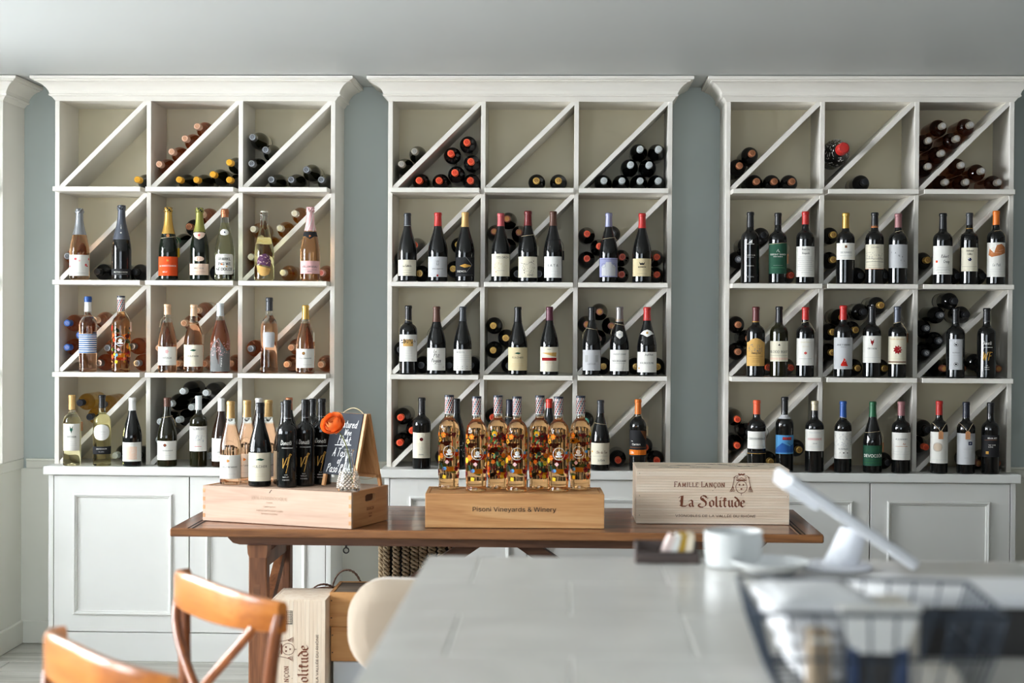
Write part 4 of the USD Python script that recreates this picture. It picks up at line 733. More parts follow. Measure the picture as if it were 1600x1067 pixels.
 'c24': ('black bottle with dark label and small gold square', 'glass_black', 'black', 0, [('dark', 70, 'rect', [('t', 'SEAN REY', .36, 5, 'paper', .08, 1), ('l', .28, .6, 'copper'), ('t', 'RED WINE', .05, 3.6, 'paper', .06), ('t', 'BLEND', -.04, 3.6, 'paper', .0), ('r', -.16, -.3, 12, 12, 'gold')])]),
}
ROWS = {1: 'top', 2: 'second', 3: 'third', 4: 'bottom'}
SIDE = ['left', 'middle', 'right']
for i, x, r, h, R, shape, capz, z0, z1 in STAND:
    desc, gm, cm, foil, labs, *ex = SPEC[i]
    side = SIDE[min(2, max(0, int((x + .1) // (W + G))))]
    L = []
    for q in labs:
        if len(q) == 4: L.append((None if q[0] == 'none' else q[0], z0, z1, q[1], q[2], q[3], 0))
        elif len(q) == 7: L.append(q)
        else: L.append((None if q[0] == 'none' else q[0], q[1], q[2], q[3], q[4], q[5], 0))
    words = len(desc.split())
    label = desc if words > 12 else desc + (', %s row, %s rack' if words <= 12 else ', %s rack') % (ROWS[r], side)
    to_cam = math.degrees(math.atan2(x - CAM[0], -CAM[1]))
    make_bottle('wine_bottle', label, 'bottle', (x, -.0565, SHELF[r] + (.0006 if r < 4 else .0)), h, R, shape, capz, gm, 'cap_' + cm, L, ex[0] if ex else None, -to_cam * .7, 'bottles standing on the shelves', foil)

# ------------------------------------------------------------------ bottles lying in the diamond bins
# rack, column and half of the bin (u = above the diagonal, l = below), kind, x and z of the axis
LYING = [
    (1, 0, 0, 'l', 'yellow', 0.3659, 2.0926),
    (1, 0, 1, 'u', 'pinkgold', 0.6284, 2.3254),
    (1, 0, 1, 'u', 'pinkgold', 0.5747, 2.272),
    (1, 0, 1, 'u', 'pinkgold', 0.5167, 2.2144),
    (1, 0, 1, 'u', 'pinkgold', 0.4621, 2.1602),
    (1, 0, 1, 'l', 'yellow', 0.5497, 2.0926),
    (1, 0, 1, 'l', 'yellow', 0.6259, 2.0926),
    (1, 0, 1, 'l', 'yellow', 0.6979, 2.1163),
    (1, 0, 1, 'l', 'yellow', 0.7699, 2.1684),
    (1, 0, 1, 'l', 'yellow', 0.7699, 2.0926),
    (1, 0, 2, 'u', 'silver', 0.8713, 2.2785),
    (1, 0, 2, 'u', 'silver', 0.928, 2.2237),
    (1, 0, 2, 'u', 'silver', 0.8676, 2.1638),
    (1, 0, 2, 'l', 'silver', 0.954, 2.0941),
    (1, 0, 2, 'l', 'silver', 1.0409, 2.0941),
    (1, 0, 2, 'l', 'silver', 1.1066, 2.1375),
    (1, 0, 2, 'l', 'silver', 1.1724, 2.0941),
    (1, 1, 0, 'u', 'champagne', 1.5781, 2.2193),
    (1, 1, 0, 'u', 'champagne', 1.5222, 2.1638),
    (1, 1, 0, 'l', 'orange', 1.5992, 2.0926),
    (1, 1, 0, 'l', 'orange', 1.6855, 2.0926),
    (1, 1, 0, 'l', 'orange', 1.8218, 2.0926),
    (1, 1, 0, 'l', 'orange', 1.7541, 2.1267),
    (1, 1, 0, 'l', 'orange', 1.8234, 2.1753),
    (1, 1, 0, 'l', 'orange', 1.7362, 2.2097),
    (1, 1, 0, 'l', 'orange', 1.8055, 2.2583),
    (1, 1, 1, 'l', 'gold', 2.1076, 2.0926),
    (1, 1, 1, 'l', 'gold', 2.2031, 2.0926),
    (1, 1, 2, 'l', 'white', 2.5558, 2.2312),
    (1, 1, 2, 'l', 'white', 2.635, 2.2308),
    (1, 1, 2, 'l', 'white', 2.5152, 2.1637),
    (1, 1, 2, 'l', 'white', 2.5951, 2.1629),
    (1, 1, 2, 'l', 'white', 2.4004, 2.0941),
    (1, 1, 2, 'l', 'white', 2.4783, 2.0941),
    (1, 1, 2, 'l', 'white', 2.5567, 2.0941),
    (1, 1, 2, 'l', 'white', 2.635, 2.0942),
    (1, 2, 0, 'u', 'copper', 3.0371, 2.2136),
    (1, 2, 0, 'u', 'copper', 2.9833, 2.1602),
    (1, 2, 0, 'l', 'copper', 3.0574, 2.0926),
    (1, 2, 0, 'l', 'copper', 3.1332, 2.0926),
    (1, 2, 0, 'l', 'copper', 3.209, 2.0926),
    (1, 2, 1, 'l', 'black', 3.521, 2.0926),
    (1, 2, 2, 'u', 'amber', 3.8528, 2.334),
    (1, 2, 2, 'u', 'amber', 3.9709, 2.3386),
    (1, 2, 2, 'u', 'amber', 3.7921, 2.2708),
    (1, 2, 2, 'u', 'amber', 3.9109, 2.2789),
    (1, 2, 2, 'u', 'amber', 3.8481, 2.2165),
    (1, 2, 2, 'u', 'amber', 3.7913, 2.1602),
    (1, 2, 2, 'l', 'amber', 3.934, 2.1663),
    (1, 2, 2, 'l', 'amber', 4.0207, 2.1411),
    (1, 2, 2, 'l', 'amber', 3.8662, 2.0926),
    (1, 2, 2, 'l', 'amber', 3.9533, 2.0926),
    (1, 2, 2, 'l', 'amber', 4.091, 2.0926),
    (2, 0, 0, 'u', 'roseSilver', 0.0581, 1.7574),
    (2, 0, 0, 'l', 'black', 0.19, 1.6896),
    (2, 0, 0, 'l', 'black', 0.2747, 1.6896),
    (2, 0, 0, 'l', 'black', 0.3537, 1.6896),
    (2, 0, 1, 'u', 'copper', 0.5936, 1.8886),
    (2, 0, 1, 'u', 'green', 0.5338, 1.8289),
    (2, 0, 1, 'u', 'rose', 0.6475, 1.9424),
    (2, 0, 1, 'l', 'black', 0.7, 1.6896),
    (2, 0, 2, 'u', 'whiteAmber', 0.8762, 1.8786),
    (2, 0, 2, 'u', 'whiteAmber', 0.992, 1.8831),
    (2, 0, 2, 'u', 'whiteAmber', 1.0563, 1.9472),
    (2, 0, 2, 'u', 'whiteAmber', 0.8661, 1.7574),
    (2, 0, 2, 'u', 'whiteAmber', 0.9277, 1.8188),
    (2, 0, 2, 'l', 'whiteAmber', 1.0071, 1.6896),
    (2, 0, 2, 'l', 'pinkAmber', 1.1739, 1.6896),
    (2, 1, 0, 'u', 'red', 1.5772, 1.8138),
    (2, 1, 0, 'u', 'black', 1.5207, 1.7574),
    (2, 1, 0, 'l', 'gold', 1.7698, 1.8147),
    (2, 1, 0, 'l', 'gold', 1.7487, 1.7103),
    (2, 1, 0, 'l', 'gold', 1.6029, 1.6896),
    (2, 1, 1, 'u', 'bronze', 1.982, 1.9278),
    (2, 1, 1, 'u', 'bronze', 1.9262, 1.8722),
    (2, 1, 1, 'u', 'bronze', 2.0344, 1.869),
    (2, 1, 1, 'u', 'bronze', 1.9785, 1.8132),
    (2, 1, 1, 'l', 'black', 2.0268, 1.6896),
    (2, 1, 1, 'l', 'black', 2.1211, 1.6896),
    (2, 1, 2, 'u', 'red', 2.3287, 1.8645),
    (2, 1, 2, 'u', 'red', 2.3824, 1.811),
    (2, 1, 2, 'u', 'red', 2.3287, 1.7574),
    (2, 1, 2, 'u', 'gray', 2.4387, 1.8671),
    (2, 1, 2, 'l', 'red', 2.482, 1.7654),
    (2, 1, 2, 'l', 'red', 2.4795, 1.6896),
    (2, 1, 2, 'l', 'red', 2.6305, 1.7654),
    (2, 1, 2, 'l', 'red', 2.6313, 1.6896),
    (2, 2, 0, 'u', 'black', 3.0885, 1.8623),
    (2, 2, 0, 'u', 'black', 3.0252, 1.8206),
    (2, 2, 0, 'u', 'gray', 2.9833, 1.7574),
    (2, 2, 0, 'l', 'red', 3.208, 1.6896),
    (2, 2, 1, 'u', 'gold', 3.3873, 1.8643),
    (2, 2, 1, 'u', 'gold', 3.3873, 1.7574),
    (2, 2, 1, 'l', 'black', 3.5068, 1.6896),
    (2, 2, 1, 'l', 'black', 3.6133, 1.6896),
    (2, 2, 2, 'u', 'gold', 3.7913, 1.7574),
    (2, 2, 2, 'l', 'black', 3.9191, 1.6896),
    (2, 2, 2, 'l', 'black', 4.0281, 1.6896),
    (3, 0, 0, 'u', 'blue', 0.0581, 1.4642),
    (3, 0, 0, 'u', 'blue', 0.112, 1.4109),
    (3, 0, 0, 'u', 'blue', 0.0581, 1.3577),
    (3, 0, 0, 'u', 'rose', 0.1797, 1.4778),
    (3, 0, 0, 'l', 'roseSilver', 0.2355, 1.3566),
    (3, 0, 0, 'l', 'roseSilver', 0.1981, 1.2906),
    (3, 0, 0, 'l', 'roseSilver', 0.3446, 1.3633),
    (3, 0, 0, 'l', 'roseSilver', 0.3659, 1.2906),
    (3, 0, 1, 'u', 'rose', 0.5732, 1.4673),
    (3, 0, 1, 'u', 'rose', 0.6298, 1.5232),
    (3, 0, 1, 'u', 'rose', 0.4621, 1.3577),
    (3, 0, 1, 'l', 'rose', 0.5465, 1.2906),
    (3, 0, 1, 'l', 'rose', 0.6647, 1.2906),
    (3, 0, 1, 'l', 'rose', 0.7699, 1.2906),
    (3, 0, 2, 'u', 'roseSilver', 0.8661, 1.3577),
    (3, 0, 2, 'l', 'rose', 1.0449, 1.3636),
    (3, 0, 2, 'l', 'rose', 1.0246, 1.2906),
    (3, 0, 2, 'l', 'rose', 1.1739, 1.2906),
    (3, 1, 0, 'u', 'black', 1.5207, 1.3577),
    (3, 1, 0, 'l', 'black', 1.6117, 1.2906),
    (3, 1, 0, 'l', 'black', 1.7342, 1.2906),
    (3, 1, 0, 'l', 'black', 1.8285, 1.2906),
    (3, 1, 1, 'u', 'gold', 1.9247, 1.4642),
    (3, 1, 1, 'u', 'gold', 1.9787, 1.4109),
    (3, 1, 1, 'u', 'gold', 1.9247, 1.3577),
    (3, 1, 1, 'l', 'black', 1.9937, 1.2906),
    (3, 1, 2, 'u', 'bronze', 2.3863, 1.5269),
    (3, 1, 2, 'u', 'bronze', 2.3302, 1.4715),
    (3, 1, 2, 'u', 'bronze', 2.4364, 1.4661),
    (3, 1, 2, 'u', 'bronze', 2.3802, 1.4106),
    (3, 1, 2, 'l', 'gold', 2.4027, 1.2906),
    (3, 1, 2, 'l', 'gold', 2.5432, 1.2906),
    (3, 1, 2, 'l', 'gold', 2.6365, 1.2906),
    (3, 2, 0, 'u', 'copper', 2.9833, 1.4747),
    (3, 2, 0, 'u', 'copper', 2.9833, 1.3577),
    (3, 2, 0, 'u', 'copper', 3.0315, 1.4162),
    (3, 2, 0, 'l', 'red', 3.1179, 1.2906),
    (3, 2, 0, 'l', 'red', 3.2108, 1.2906),
    (3, 2, 1, 'u', 'gold', 3.3873, 1.4455),
    (3, 2, 1, 'u', 'gold', 3.3873, 1.3577),
    (3, 2, 1, 'u', 'gold', 3.4861, 1.4551),
    (3, 2, 1, 'u', 'gold', 3.4331, 1.5094),
    (3, 2, 1, 'u', 'gold', 3.5945, 1.5621),
    (3, 2, 1, 'u', 'black', 3.5217, 1.5331),
    (3, 2, 1, 'l', 'gold', 3.6116, 1.2906),
    (3, 2, 1, 'l', 'gold', 3.4967, 1.2906),
    (3, 2, 2, 'u', 'gray', 3.8511, 1.5212),
    (3, 2, 2, 'u', 'gray', 3.7913, 1.4642),
    (3, 2, 2, 'u', 'gray', 3.7913, 1.3577),
    (3, 2, 2, 'u', 'gray', 3.8453, 1.4109),
    (3, 2, 2, 'u', 'black', 3.9091, 1.582),
    (3, 2, 2, 'u', 'black', 3.9596, 1.5238),
    (3, 2, 2, 'l', 'bronze', 3.8657, 1.2921),
    (3, 2, 2, 'l', 'bronze', 3.9458, 1.2921),
    (3, 2, 2, 'l', 'bronze', 4.0976, 1.2921),
    (3, 2, 2, 'l', 'black', 4.0189, 1.3172),
    (4, 0, 0, 'u', 'blackAmber', 0.1145, 1.1153),
    (4, 0, 0, 'u', 'blackAmber', 0.1583, 1.0535),
    (4, 0, 0, 'u', 'blackAmber', 0.2121, 1.1076),
    (4, 0, 0, 'l', 'white', 0.271, 0.8856),
    (4, 0, 0, 'l', 'black', 0.3659, 0.8841),
    (4, 0, 1, 'u', 'white', 0.569, 1.1694),
    (4, 0, 1, 'u', 'white', 0.6695, 1.1634),
    (4, 0, 1, 'u', 'white', 0.5135, 1.1135),
    (4, 0, 1, 'u', 'white', 0.6065, 1.1001),
    (4, 0, 1, 'u', 'white', 0.4682, 1.0359),
    (4, 0, 1, 'u', 'white', 0.5509, 1.0441),
    (4, 0, 1, 'u', 'white', 0.4636, 0.9562),
    (4, 0, 1, 'l', 'white', 0.6815, 0.8856),
    (4, 1, 0, 'u', 'orange', 1.5234, 1.0627),
    (4, 1, 0, 'u', 'orange', 1.5207, 0.9526),
    (4, 1, 0, 'u', 'orange', 1.5741, 1.0064),
    (4, 1, 0, 'l', 'black', 1.703, 0.8841),
    (4, 1, 1, 'u', 'orange', 1.9248, 1.0656),
    (4, 1, 2, 'u', 'teal', 2.3287, 1.0507),
    (4, 1, 2, 'l', 'orange', 2.4699, 0.8841),
    (4, 1, 2, 'l', 'orange', 2.6365, 0.8841),
    (4, 1, 2, 'l', 'orange', 2.586, 0.9406),
    (4, 2, 0, 'u', 'red', 2.9833, 1.0656),
    (4, 2, 0, 'u', 'red', 2.9833, 0.9526),
    (4, 2, 0, 'u', 'black', 3.0349, 1.0082),
    (4, 2, 0, 'l', 'gold', 3.2488, 0.9364),
    (4, 2, 0, 'l', 'gold', 3.1267, 0.8841),
    (4, 2, 1, 'l', 'blue', 3.4549, 0.8841),
    (4, 2, 1, 'l', 'black', 3.6289, 0.8841),
    (4, 2, 2, 'u', 'red', 3.7913, 0.9526),
    (4, 2, 2, 'u', 'black', 3.7997, 1.0279),
    (4, 2, 2, 'l', 'bronze', 4.017, 0.8856),
    (4, 2, 2, 'l', 'bronze', 4.0976, 0.8856),
]
# kind: (glass, capsule, colour of the stamp on its end, shape, words)
KIND = {'yellow': ('glass_olive', 'yellow', 'amber', 'U', 'yellow-capped dark bottle'), 'pinkgold': ('glass_lying_rose', 'pink_gold', 'kraft', 'U', 'pink-gold-capped rosé bottle'),
        'silver': ('glass_olive', 'silver', 'dark', 'U', 'silver-capped dark bottle'), 'champagne': ('glass_olive', 'champagne', 'midgrey', 'U', 'champagne-capped dark bottle'), 'orange': ('glass_black', 'orange_red', 'red', 'B', 'orange-capped dark bottle'),
        'gold': ('glass_black', 'gold', 'brown', 'B', 'gold-capped dark bottle'), 'white': ('glass_black', 'cool_white', 'grey', 'U', 'white-capped dark bottle'), 'copper': ('glass_black', 'copper', 'brown', 'B', 'copper-capped dark bottle'),
        'black': ('glass_black', 'black', 'dark', 'B', 'black-capped dark bottle'), 'amber': ('glass_lying_dark_amber', 'champagne', 'silver_grey', 'B', 'silver-capped amber bottle'), 'roseSilver': ('glass_lying_rose', 'silver', 'dark', 'B', 'silver-capped rosé bottle'),
        'green': ('glass_green', 'green', 'deep_green', 'U', 'green-capped dark bottle'), 'rose': ('glass_lying_rose', 'peach', 'copper', 'U', 'peach-capped rosé bottle'), 'whiteAmber': ('glass_lying_amber', 'cream', 'tan', 'U', 'cream-capped amber bottle'),
        'pinkAmber': ('glass_lying_rose', 'pink_foil', 'rosepink', 'U', 'pink-capped rosé bottle'), 'red': ('glass_black', 'orange_red', 'crimson', 'U', 'red-capped dark bottle'), 'bronze': ('glass_black', 'bronze', 'gold', 'U', 'bronze-capped dark bottle'),
        'gray': ('glass_black', 'dark_grey', 'grey', 'B', 'grey-capped dark bottle'), 'blue': ('glass_lying_rose', 'blue', 'lavender', 'B', 'blue-capped rosé bottle'), 'blackAmber': ('glass_lying_gold', 'navy', 'dark', 'B', 'black-capped white-wine bottle'),
        'teal': ('glass_black', 'teal', 'mint', 'B', 'teal-capped dark bottle')}
LEN = .282
def lying(kind, label, x, z):
    gm, cm, st, shape, words = KIND[kind]
    R_ = .0373 if shape == 'B' else .0383
    if kind in ('red', 'orange', 'gold', 'copper', 'black', 'gray', 'amber', 'roseSilver', 'blue', 'blackAmber', 'teal', 'yellow', 'pinkgold', 'green', 'rose', 'whiteAmber', 'pinkAmber'): R_ = .0373
    t = thing('lying_bottle', label, 'bottle', (x, DEP - .010, z), (90, 0, 0), 'bottles lying in the bins of the racks')
    P = profile(shape, LEN, R_)
    obj('glass', bottle_mesh(P, 32), gm, t, smooth=50)
    obj('capsule', sleeve(P, LEN * .83, LEN - .001, n=24), 'cap_' + cm, t, smooth=40)
    rr = P[-1][0]
    obj('stamp', cat_([move(flat(Point(0, 0).buffer(rr * .62, quad_segs=5).difference(Point(0, 0).buffer(rr * .42, quad_segs=5)), .0005), (0, 0, LEN + .0002)),
                       move(flat(union_all([rect(0, 0, rr * .7, rr * .16), affinity.rotate(rect(0, 0, rr * .6, rr * .16), 50)]), .0005), (0, 0, LEN + .0002))]), 'print_' + st, t, smooth=False)
    if kind in ('yellow', 'silver', 'champagne', 'green', 'black', 'rose', 'gold'):
        obj('label', sleeve(P, LEN * .10, LEN * .34, .0005, n=32, top=False), 'print_cream', t)
    return t
ORD = ['', 'second ', 'third ', 'fourth ', 'fifth ', 'sixth ', 'seventh ', 'eighth ']
COLN = ['left', 'centre', 'right']
first = {}; groups = {}
for e in LYING: groups.setdefault(e[:5], []).append(e)
for key, L in groups.items():
    r, k, c, half, kind = key
    L = sorted(L, key=lambda e: (round(e[5], 2), -e[6]))
    tall = len(L) > 1 and max(e[5] for e in L) - min(e[5] for e in L) < .06
    if tall: L = sorted(L, key=lambda e: -e[6])
    for n_, e in enumerate(L):
        where = '%s the diagonal, %s row %s bin, %s rack' % ('above' if half == 'u' else 'below', ROWS[r], COLN[c], SIDE[k])
        if len(L) == 1: lab = '%s lying %s' % (KIND[kind][4], where)
        elif tall: lab = '%s %s, %s' % ({0: 'top', len(L) - 1: 'lowest'}.get(n_, ORD[n_].strip() + '-from-top'), KIND[kind][4], where)
        else: lab = '%s %s, %s' % ({0: 'leftmost', len(L) - 1: 'rightmost'}.get(n_, ORD[n_].strip() + '-from-left'), KIND[kind][4], where)
        lab = lab[0].upper() + lab[1:]
        if kind not in first: first[kind] = lying(kind, lab, e[5], e[6])
        else: copy_of(first[kind], (e[5], DEP - .010, e[6]), (90, 0, 0), lab)
# the great bottle in a black and white wrapper
x, z = 3.4170, 2.2290
t = thing('magnum_bottle', 'huge bottle in speckled black and white wrapper with red cap lying in a bin', 'bottle', (x, DEP - .01, z), (90, 0, 0))
P = profile('C', .36, .060)
obj('glass', bottle_mesh(P, 40), 'glass_black', t, smooth=50)
q = random.Random(8); ms = []
for _ in range(320):
    zz = .02 + .25 * q.random(); a = q.random() * 2 * PI; r_q = rad_at(P, zz)
    ms.append(wrap(flat(blob(a * .062 - PI * .062, 0, .0042 * (.5 + q.random()), 3, .5, q.random() * 6), .0003), P, zz, .0006))
obj('speckles', cat_(ms), 'print_white', t, smooth=False, kind='stuff')
obj('capsule', sleeve(P, .286, .359, n=28), 'cap_red', t, smooth=40)

# ------------------------------------------------------------------ the long trestle table
wood('table_top_wood', srgb(92, 54, 30), srgb(124, 76, 44), srgb(146, 94, 56), 'x', rough=0.28, scale=1.2, coat=.35, coat_rough=.12)
wood('table_end_wood', srgb(92, 54, 30), srgb(122, 74, 42), srgb(142, 90, 54), 'y', rough=0.3, scale=1.2, coat=.35, coat_rough=.12)
wood('table_edge_wood', srgb(110, 68, 36), srgb(138, 90, 50), srgb(154, 104, 62), 'x', rough=0.42, scale=1.5)
wood('table_leg_wood', srgb(96, 58, 34), srgb(128, 82, 52), srgb(144, 96, 62), 'z', rough=0.5, scale=1.2)
wood('table_brace_wood', srgb(82, 50, 30), srgb(108, 70, 46), srgb(124, 84, 56), 'x', rough=0.55, scale=1.2)
wood('crate_pale', srgb(180, 148, 126), srgb(192, 163, 141), srgb(200, 174, 153), 'x', rough=0.6, scale=0.9)
wood('crate_pale_side', srgb(176, 124, 78), srgb(196, 146, 98), srgb(208, 160, 112), 'y', rough=0.6, scale=0.9)
wood('crate_pine', srgb(186, 128, 76), srgb(208, 154, 98), srgb(222, 174, 120), 'x', rough=0.55, scale=1.0)
wood('crate_spruce', srgb(228, 204, 178), srgb(238, 218, 194), srgb(244, 228, 208), 'x', rough=0.6, scale=1.3)
wood('crate_amber', srgb(172, 112, 58), srgb(198, 138, 78), srgb(214, 158, 98), 'x', rough=0.55, scale=0.8)
wood('crate_top_dark', srgb(104, 90, 76), srgb(128, 112, 96), srgb(150, 132, 112), 'x', rough=0.6, scale=1.0)
plain('iron', srgb(38, 36, 36), .5, metal=.6); plain('burn', srgb(120, 62, 34), .7); plain('ink_brown', srgb(96, 66, 48), .7); plain('ink_black', srgb(44, 38, 34), .7)
TX0, TX1, TY0, TY1, TZ = .869, 3.127, -1.442, -.708, .76
tb = thing('trestle_table', 'long old brown wooden trestle table carrying crates, in front of the middle cabinet', 'table', (TX0, TY0, 0))
TW, TD = TX1 - TX0, TY1 - TY0; EB = .085
for k in range(5):
    a, b = TD * k / 5, TD * (k + 1) / 5
    obj('plank', box(EB + .001, TW - EB - .001, a + (.014 if k == 0 else .0006), b - .0006, TZ - .028, TZ, .0012), 'table_top_wood', tb)
obj('edge_strip', box(0, TW, 0, .0135, TZ - .0285, TZ - .0004, .004), 'table_edge_wood', tb)
for s in (0, 1):
    x0 = 0 if s == 0 else TW - EB
    e = obj('end_board', box(x0, x0 + EB, .0137, TD, TZ - .0285, TZ + .0002, .002), 'table_end_wood', tb)
    xm = EB - .010 if s == 0 else TW - EB + .004
    obj('inlay', box(xm, xm + .006, .012, TD - .004, TZ - .001, TZ + .0009), 'print_black', e)
    obj('inlay', box(xm - .016 * (1 - 2 * s), xm - .016 * (1 - 2 * s) + .004, .012, TD - .004, TZ - .001, TZ + .0009), 'print_black', e)
LX = 1.126 - TX0; RX = TW - LX - .062
for y in (.10, TD - .142):
    P = Polygon([(.182, .732), (.182, .716), (.20, .698), (.225, .692), (TW - .225, .692), (TW - .20, .698), (TW - .182, .716), (TW - .182, .732)])
    m = facing(flat(P, .042)); m.apply_translation([0, y + .042, 0]); obj('rail', m, 'table_brace_wood', tb)
for k, x in enumerate((LX, RX)):
    for q, y in enumerate((.095, TD - .157)):
        lg = obj('leg', box(x, x + .064, y, y + .062, 0, .665, .004), 'table_leg_wood', tb)
        P = Polygon([(-.004, .692), (.068, .692), (.068, .675), (.064, .648), (.004, .648), (-.002, .662)])
        m = facing(flat(P, .074)); m.apply_translation([x, y + .066, 0]); obj('capital', m, 'table_leg_wood', lg)
        obj('peg', box(x + .018, x + .040, y - .0015, y + .004, .505, .552), 'table_brace_wood', lg)
    obj('cross_bar', box(x + .012, x + .052, .157, TD - .157, .600, .655, .003), 'table_leg_wood', tb)
    obj('cross_bar', box(x + .012, x + .052, .157, TD - .157, .12, .19, .003), 'table_leg_wood', tb)
    dg = LineString([(.157, .36), (TD - .157, .60)]).buffer(.022, cap_style='flat'); m = flat(dg, .03); v = np.array(m.vertices)
    m.vertices = np.stack([v[:, 2] + x + .017, v[:, 0], v[:, 1]], 1); m.fix_normals(); obj('diagonal_brace', m, 'table_leg_wood', tb)
obj('stretcher', box(LX + .052, RX + .012, TD / 2 - .03, TD / 2 + .03, .12, .19, .004), 'table_brace_wood', tb)
for s in (-1, 1):
    c = TW / 2; P = LineString([(c + s * .03, .715), (c + s * .80, .19)]).buffer(.026, cap_style='flat').intersection(rect(c, .45, 3, .52))
    m = facing(flat(P, .05)); m.apply_translation([0, TD / 2 + .025, 0]); obj('centre_brace', m, 'table_brace_wood', tb)
for x in (1.471 - TX0, 2.526 - TX0):
    a = np.linspace(0, 2 * PI, 18, endpoint=False)
    rg = obj('ring_pull', tube(np.stack([x + .0095 * np.cos(a), .096 + 0 * a, .676 + .0095 * np.sin(a)], 1), .0024, 6, True), 'iron', tb)
    obj('staple', box(x - .003, x + .003, .088, .101, .684, .694, .001), 'iron', rg)
plain('tape_white', srgb(226, 226, 222), .6)

# ------------------------------------------------------------------ wooden wine crates
def crate(name, label, loc, rotz, L_, D_, H_, front, side, top, slot=False, fingers=True, lid_frame=True, ridges=0, cat='crate', rot=None, group=None):
    t = thing(name, label, cat, loc, rot or (0, 0, rotz), group); th = .012
    if ridges:
        for k in range(ridges):
            a, b = H_ * k / ridges, H_ * (k + 1) / ridges
            obj('slat', box(0, L_, 0, th, a + .0001, b - .0001, .0006), front, t)
    else: obj('front_board', box(0, L_, 0, th, 0, H_, .0015), front, t)
    obj('back_board', box(0, L_, D_ - th, D_, 0, H_, .0015), front, t)
    for s in (0, 1):
        x0 = 0 if s == 0 else L_ - th
        m = box(x0 + .0003, x0 + th - .0003, th, D_ - th, .0005, H_ - .0005, 0)
        if slot:
            sl = flat(rect(D_ / 2, H_ * .76, .075, .014).union(rect(D_ / 2, H_ * .76, .06, .020)).buffer(.003), .05); v = np.array(sl.vertices)
            sl.vertices = np.stack([v[:, 2] + x0 - .02, v[:, 0], v[:, 1]], 1); sl.fix_normals()
            m = trimesh.boolean.difference([m, sl], engine='manifold')
        obj('end_board', m, side, t, smooth=False)
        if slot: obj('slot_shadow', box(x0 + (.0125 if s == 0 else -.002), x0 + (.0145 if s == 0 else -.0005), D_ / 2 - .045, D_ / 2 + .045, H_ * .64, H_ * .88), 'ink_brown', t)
    if lid_frame:
        obj('lid', box(th + .001, L_ - th - .001, th + .001, D_ - th - .001, H_ - .014, H_ - .002, .001), top, t)
        for y in (th + .010, D_ - th - .014): obj('groove', box(.02, L_ - .02, y, y + .003, H_ - .004, H_ - .0014), 'ink_brown', t)
    else: obj('lid', box(0, L_, 0, D_, H_, H_ + .009, .0015), top, t)
    obj('bottom', box(th, L_ - th, th, D_ - th, .001, .010), side, t)
    if fingers:
        for x0 in (0, L_ - th):
            for k in range(4):
                z = H_ * (.10 + .235 * k); obj('finger_joint', box(x0 + .0012, x0 + th - .0012, -.0006, .002, z, z + H_ * .11), 'crate_pale_side', t)
    return t
def mark(t, m, material, x, z, name='lettering', y=-.0004):
    mm = facing(m); mm.apply_translation([x, y, z]); return obj(name, mm, material, t, smooth=False)
plain('faint_brand', srgb(186, 156, 132), .7)
c1 = crate('wine_crate', 'pale dovetailed wooden crate at an angle on the table, carrying dark bottles and a chalkboard', (.935, -1.228, TZ + .0015), -19.5, .600, .292, .127, 'crate_pale', 'crate_pale_side', 'crate_pale', slot=True)
for s, h, z in (('HOLTERBROOQUE', .012, .092), ('DOMAINE', .004, .077), ('FAMILY ESTATE', .0045, .062), ('SANTA LUCIA HIGHLANDS', .006, .048), ('MONTEREY CALIFORNIA', .004, .037)): mark(c1, text(s, h), 'faint_brand', .275, z)
obj('scratch', facing(flat(strokes([[(.0, 0), (.004, .006), (.008, .010)]], .002), .0006)).apply_translation([.275, -.0002, .112]), 'ink_black', c1)
for s, h, z in (('RANCH', .012, .058), ('ESTATE', .005, .040), ('WINERY', .004, .030)):
    m = facing(text(s, h)); v = np.array(m.vertices); m.vertices = np.stack([.6003 - v[:, 1] * 1.0, v[:, 0] + .145, v[:, 2] + z], 1); m.fix_normals(); obj('lettering', m, 'burn', c1, smooth=False)
c2 = crate('wine_crate', 'golden pine crate with a vineyard name, carrying the seven painted bottles', (1.751, -1.364, TZ + .0015), 2.0, .627, .236, .120, 'crate_pine', 'crate_pine', 'crate_pine', fingers=False)
m = text('Pisoni Vineyards & Winery', .0135, depth=.0005); w_ = m.bounds[1][0] - m.bounds[0][0]; m.apply_scale([.292 / w_, 1.15, 1]); mark(c2, m, 'ink_black', .312, .066)

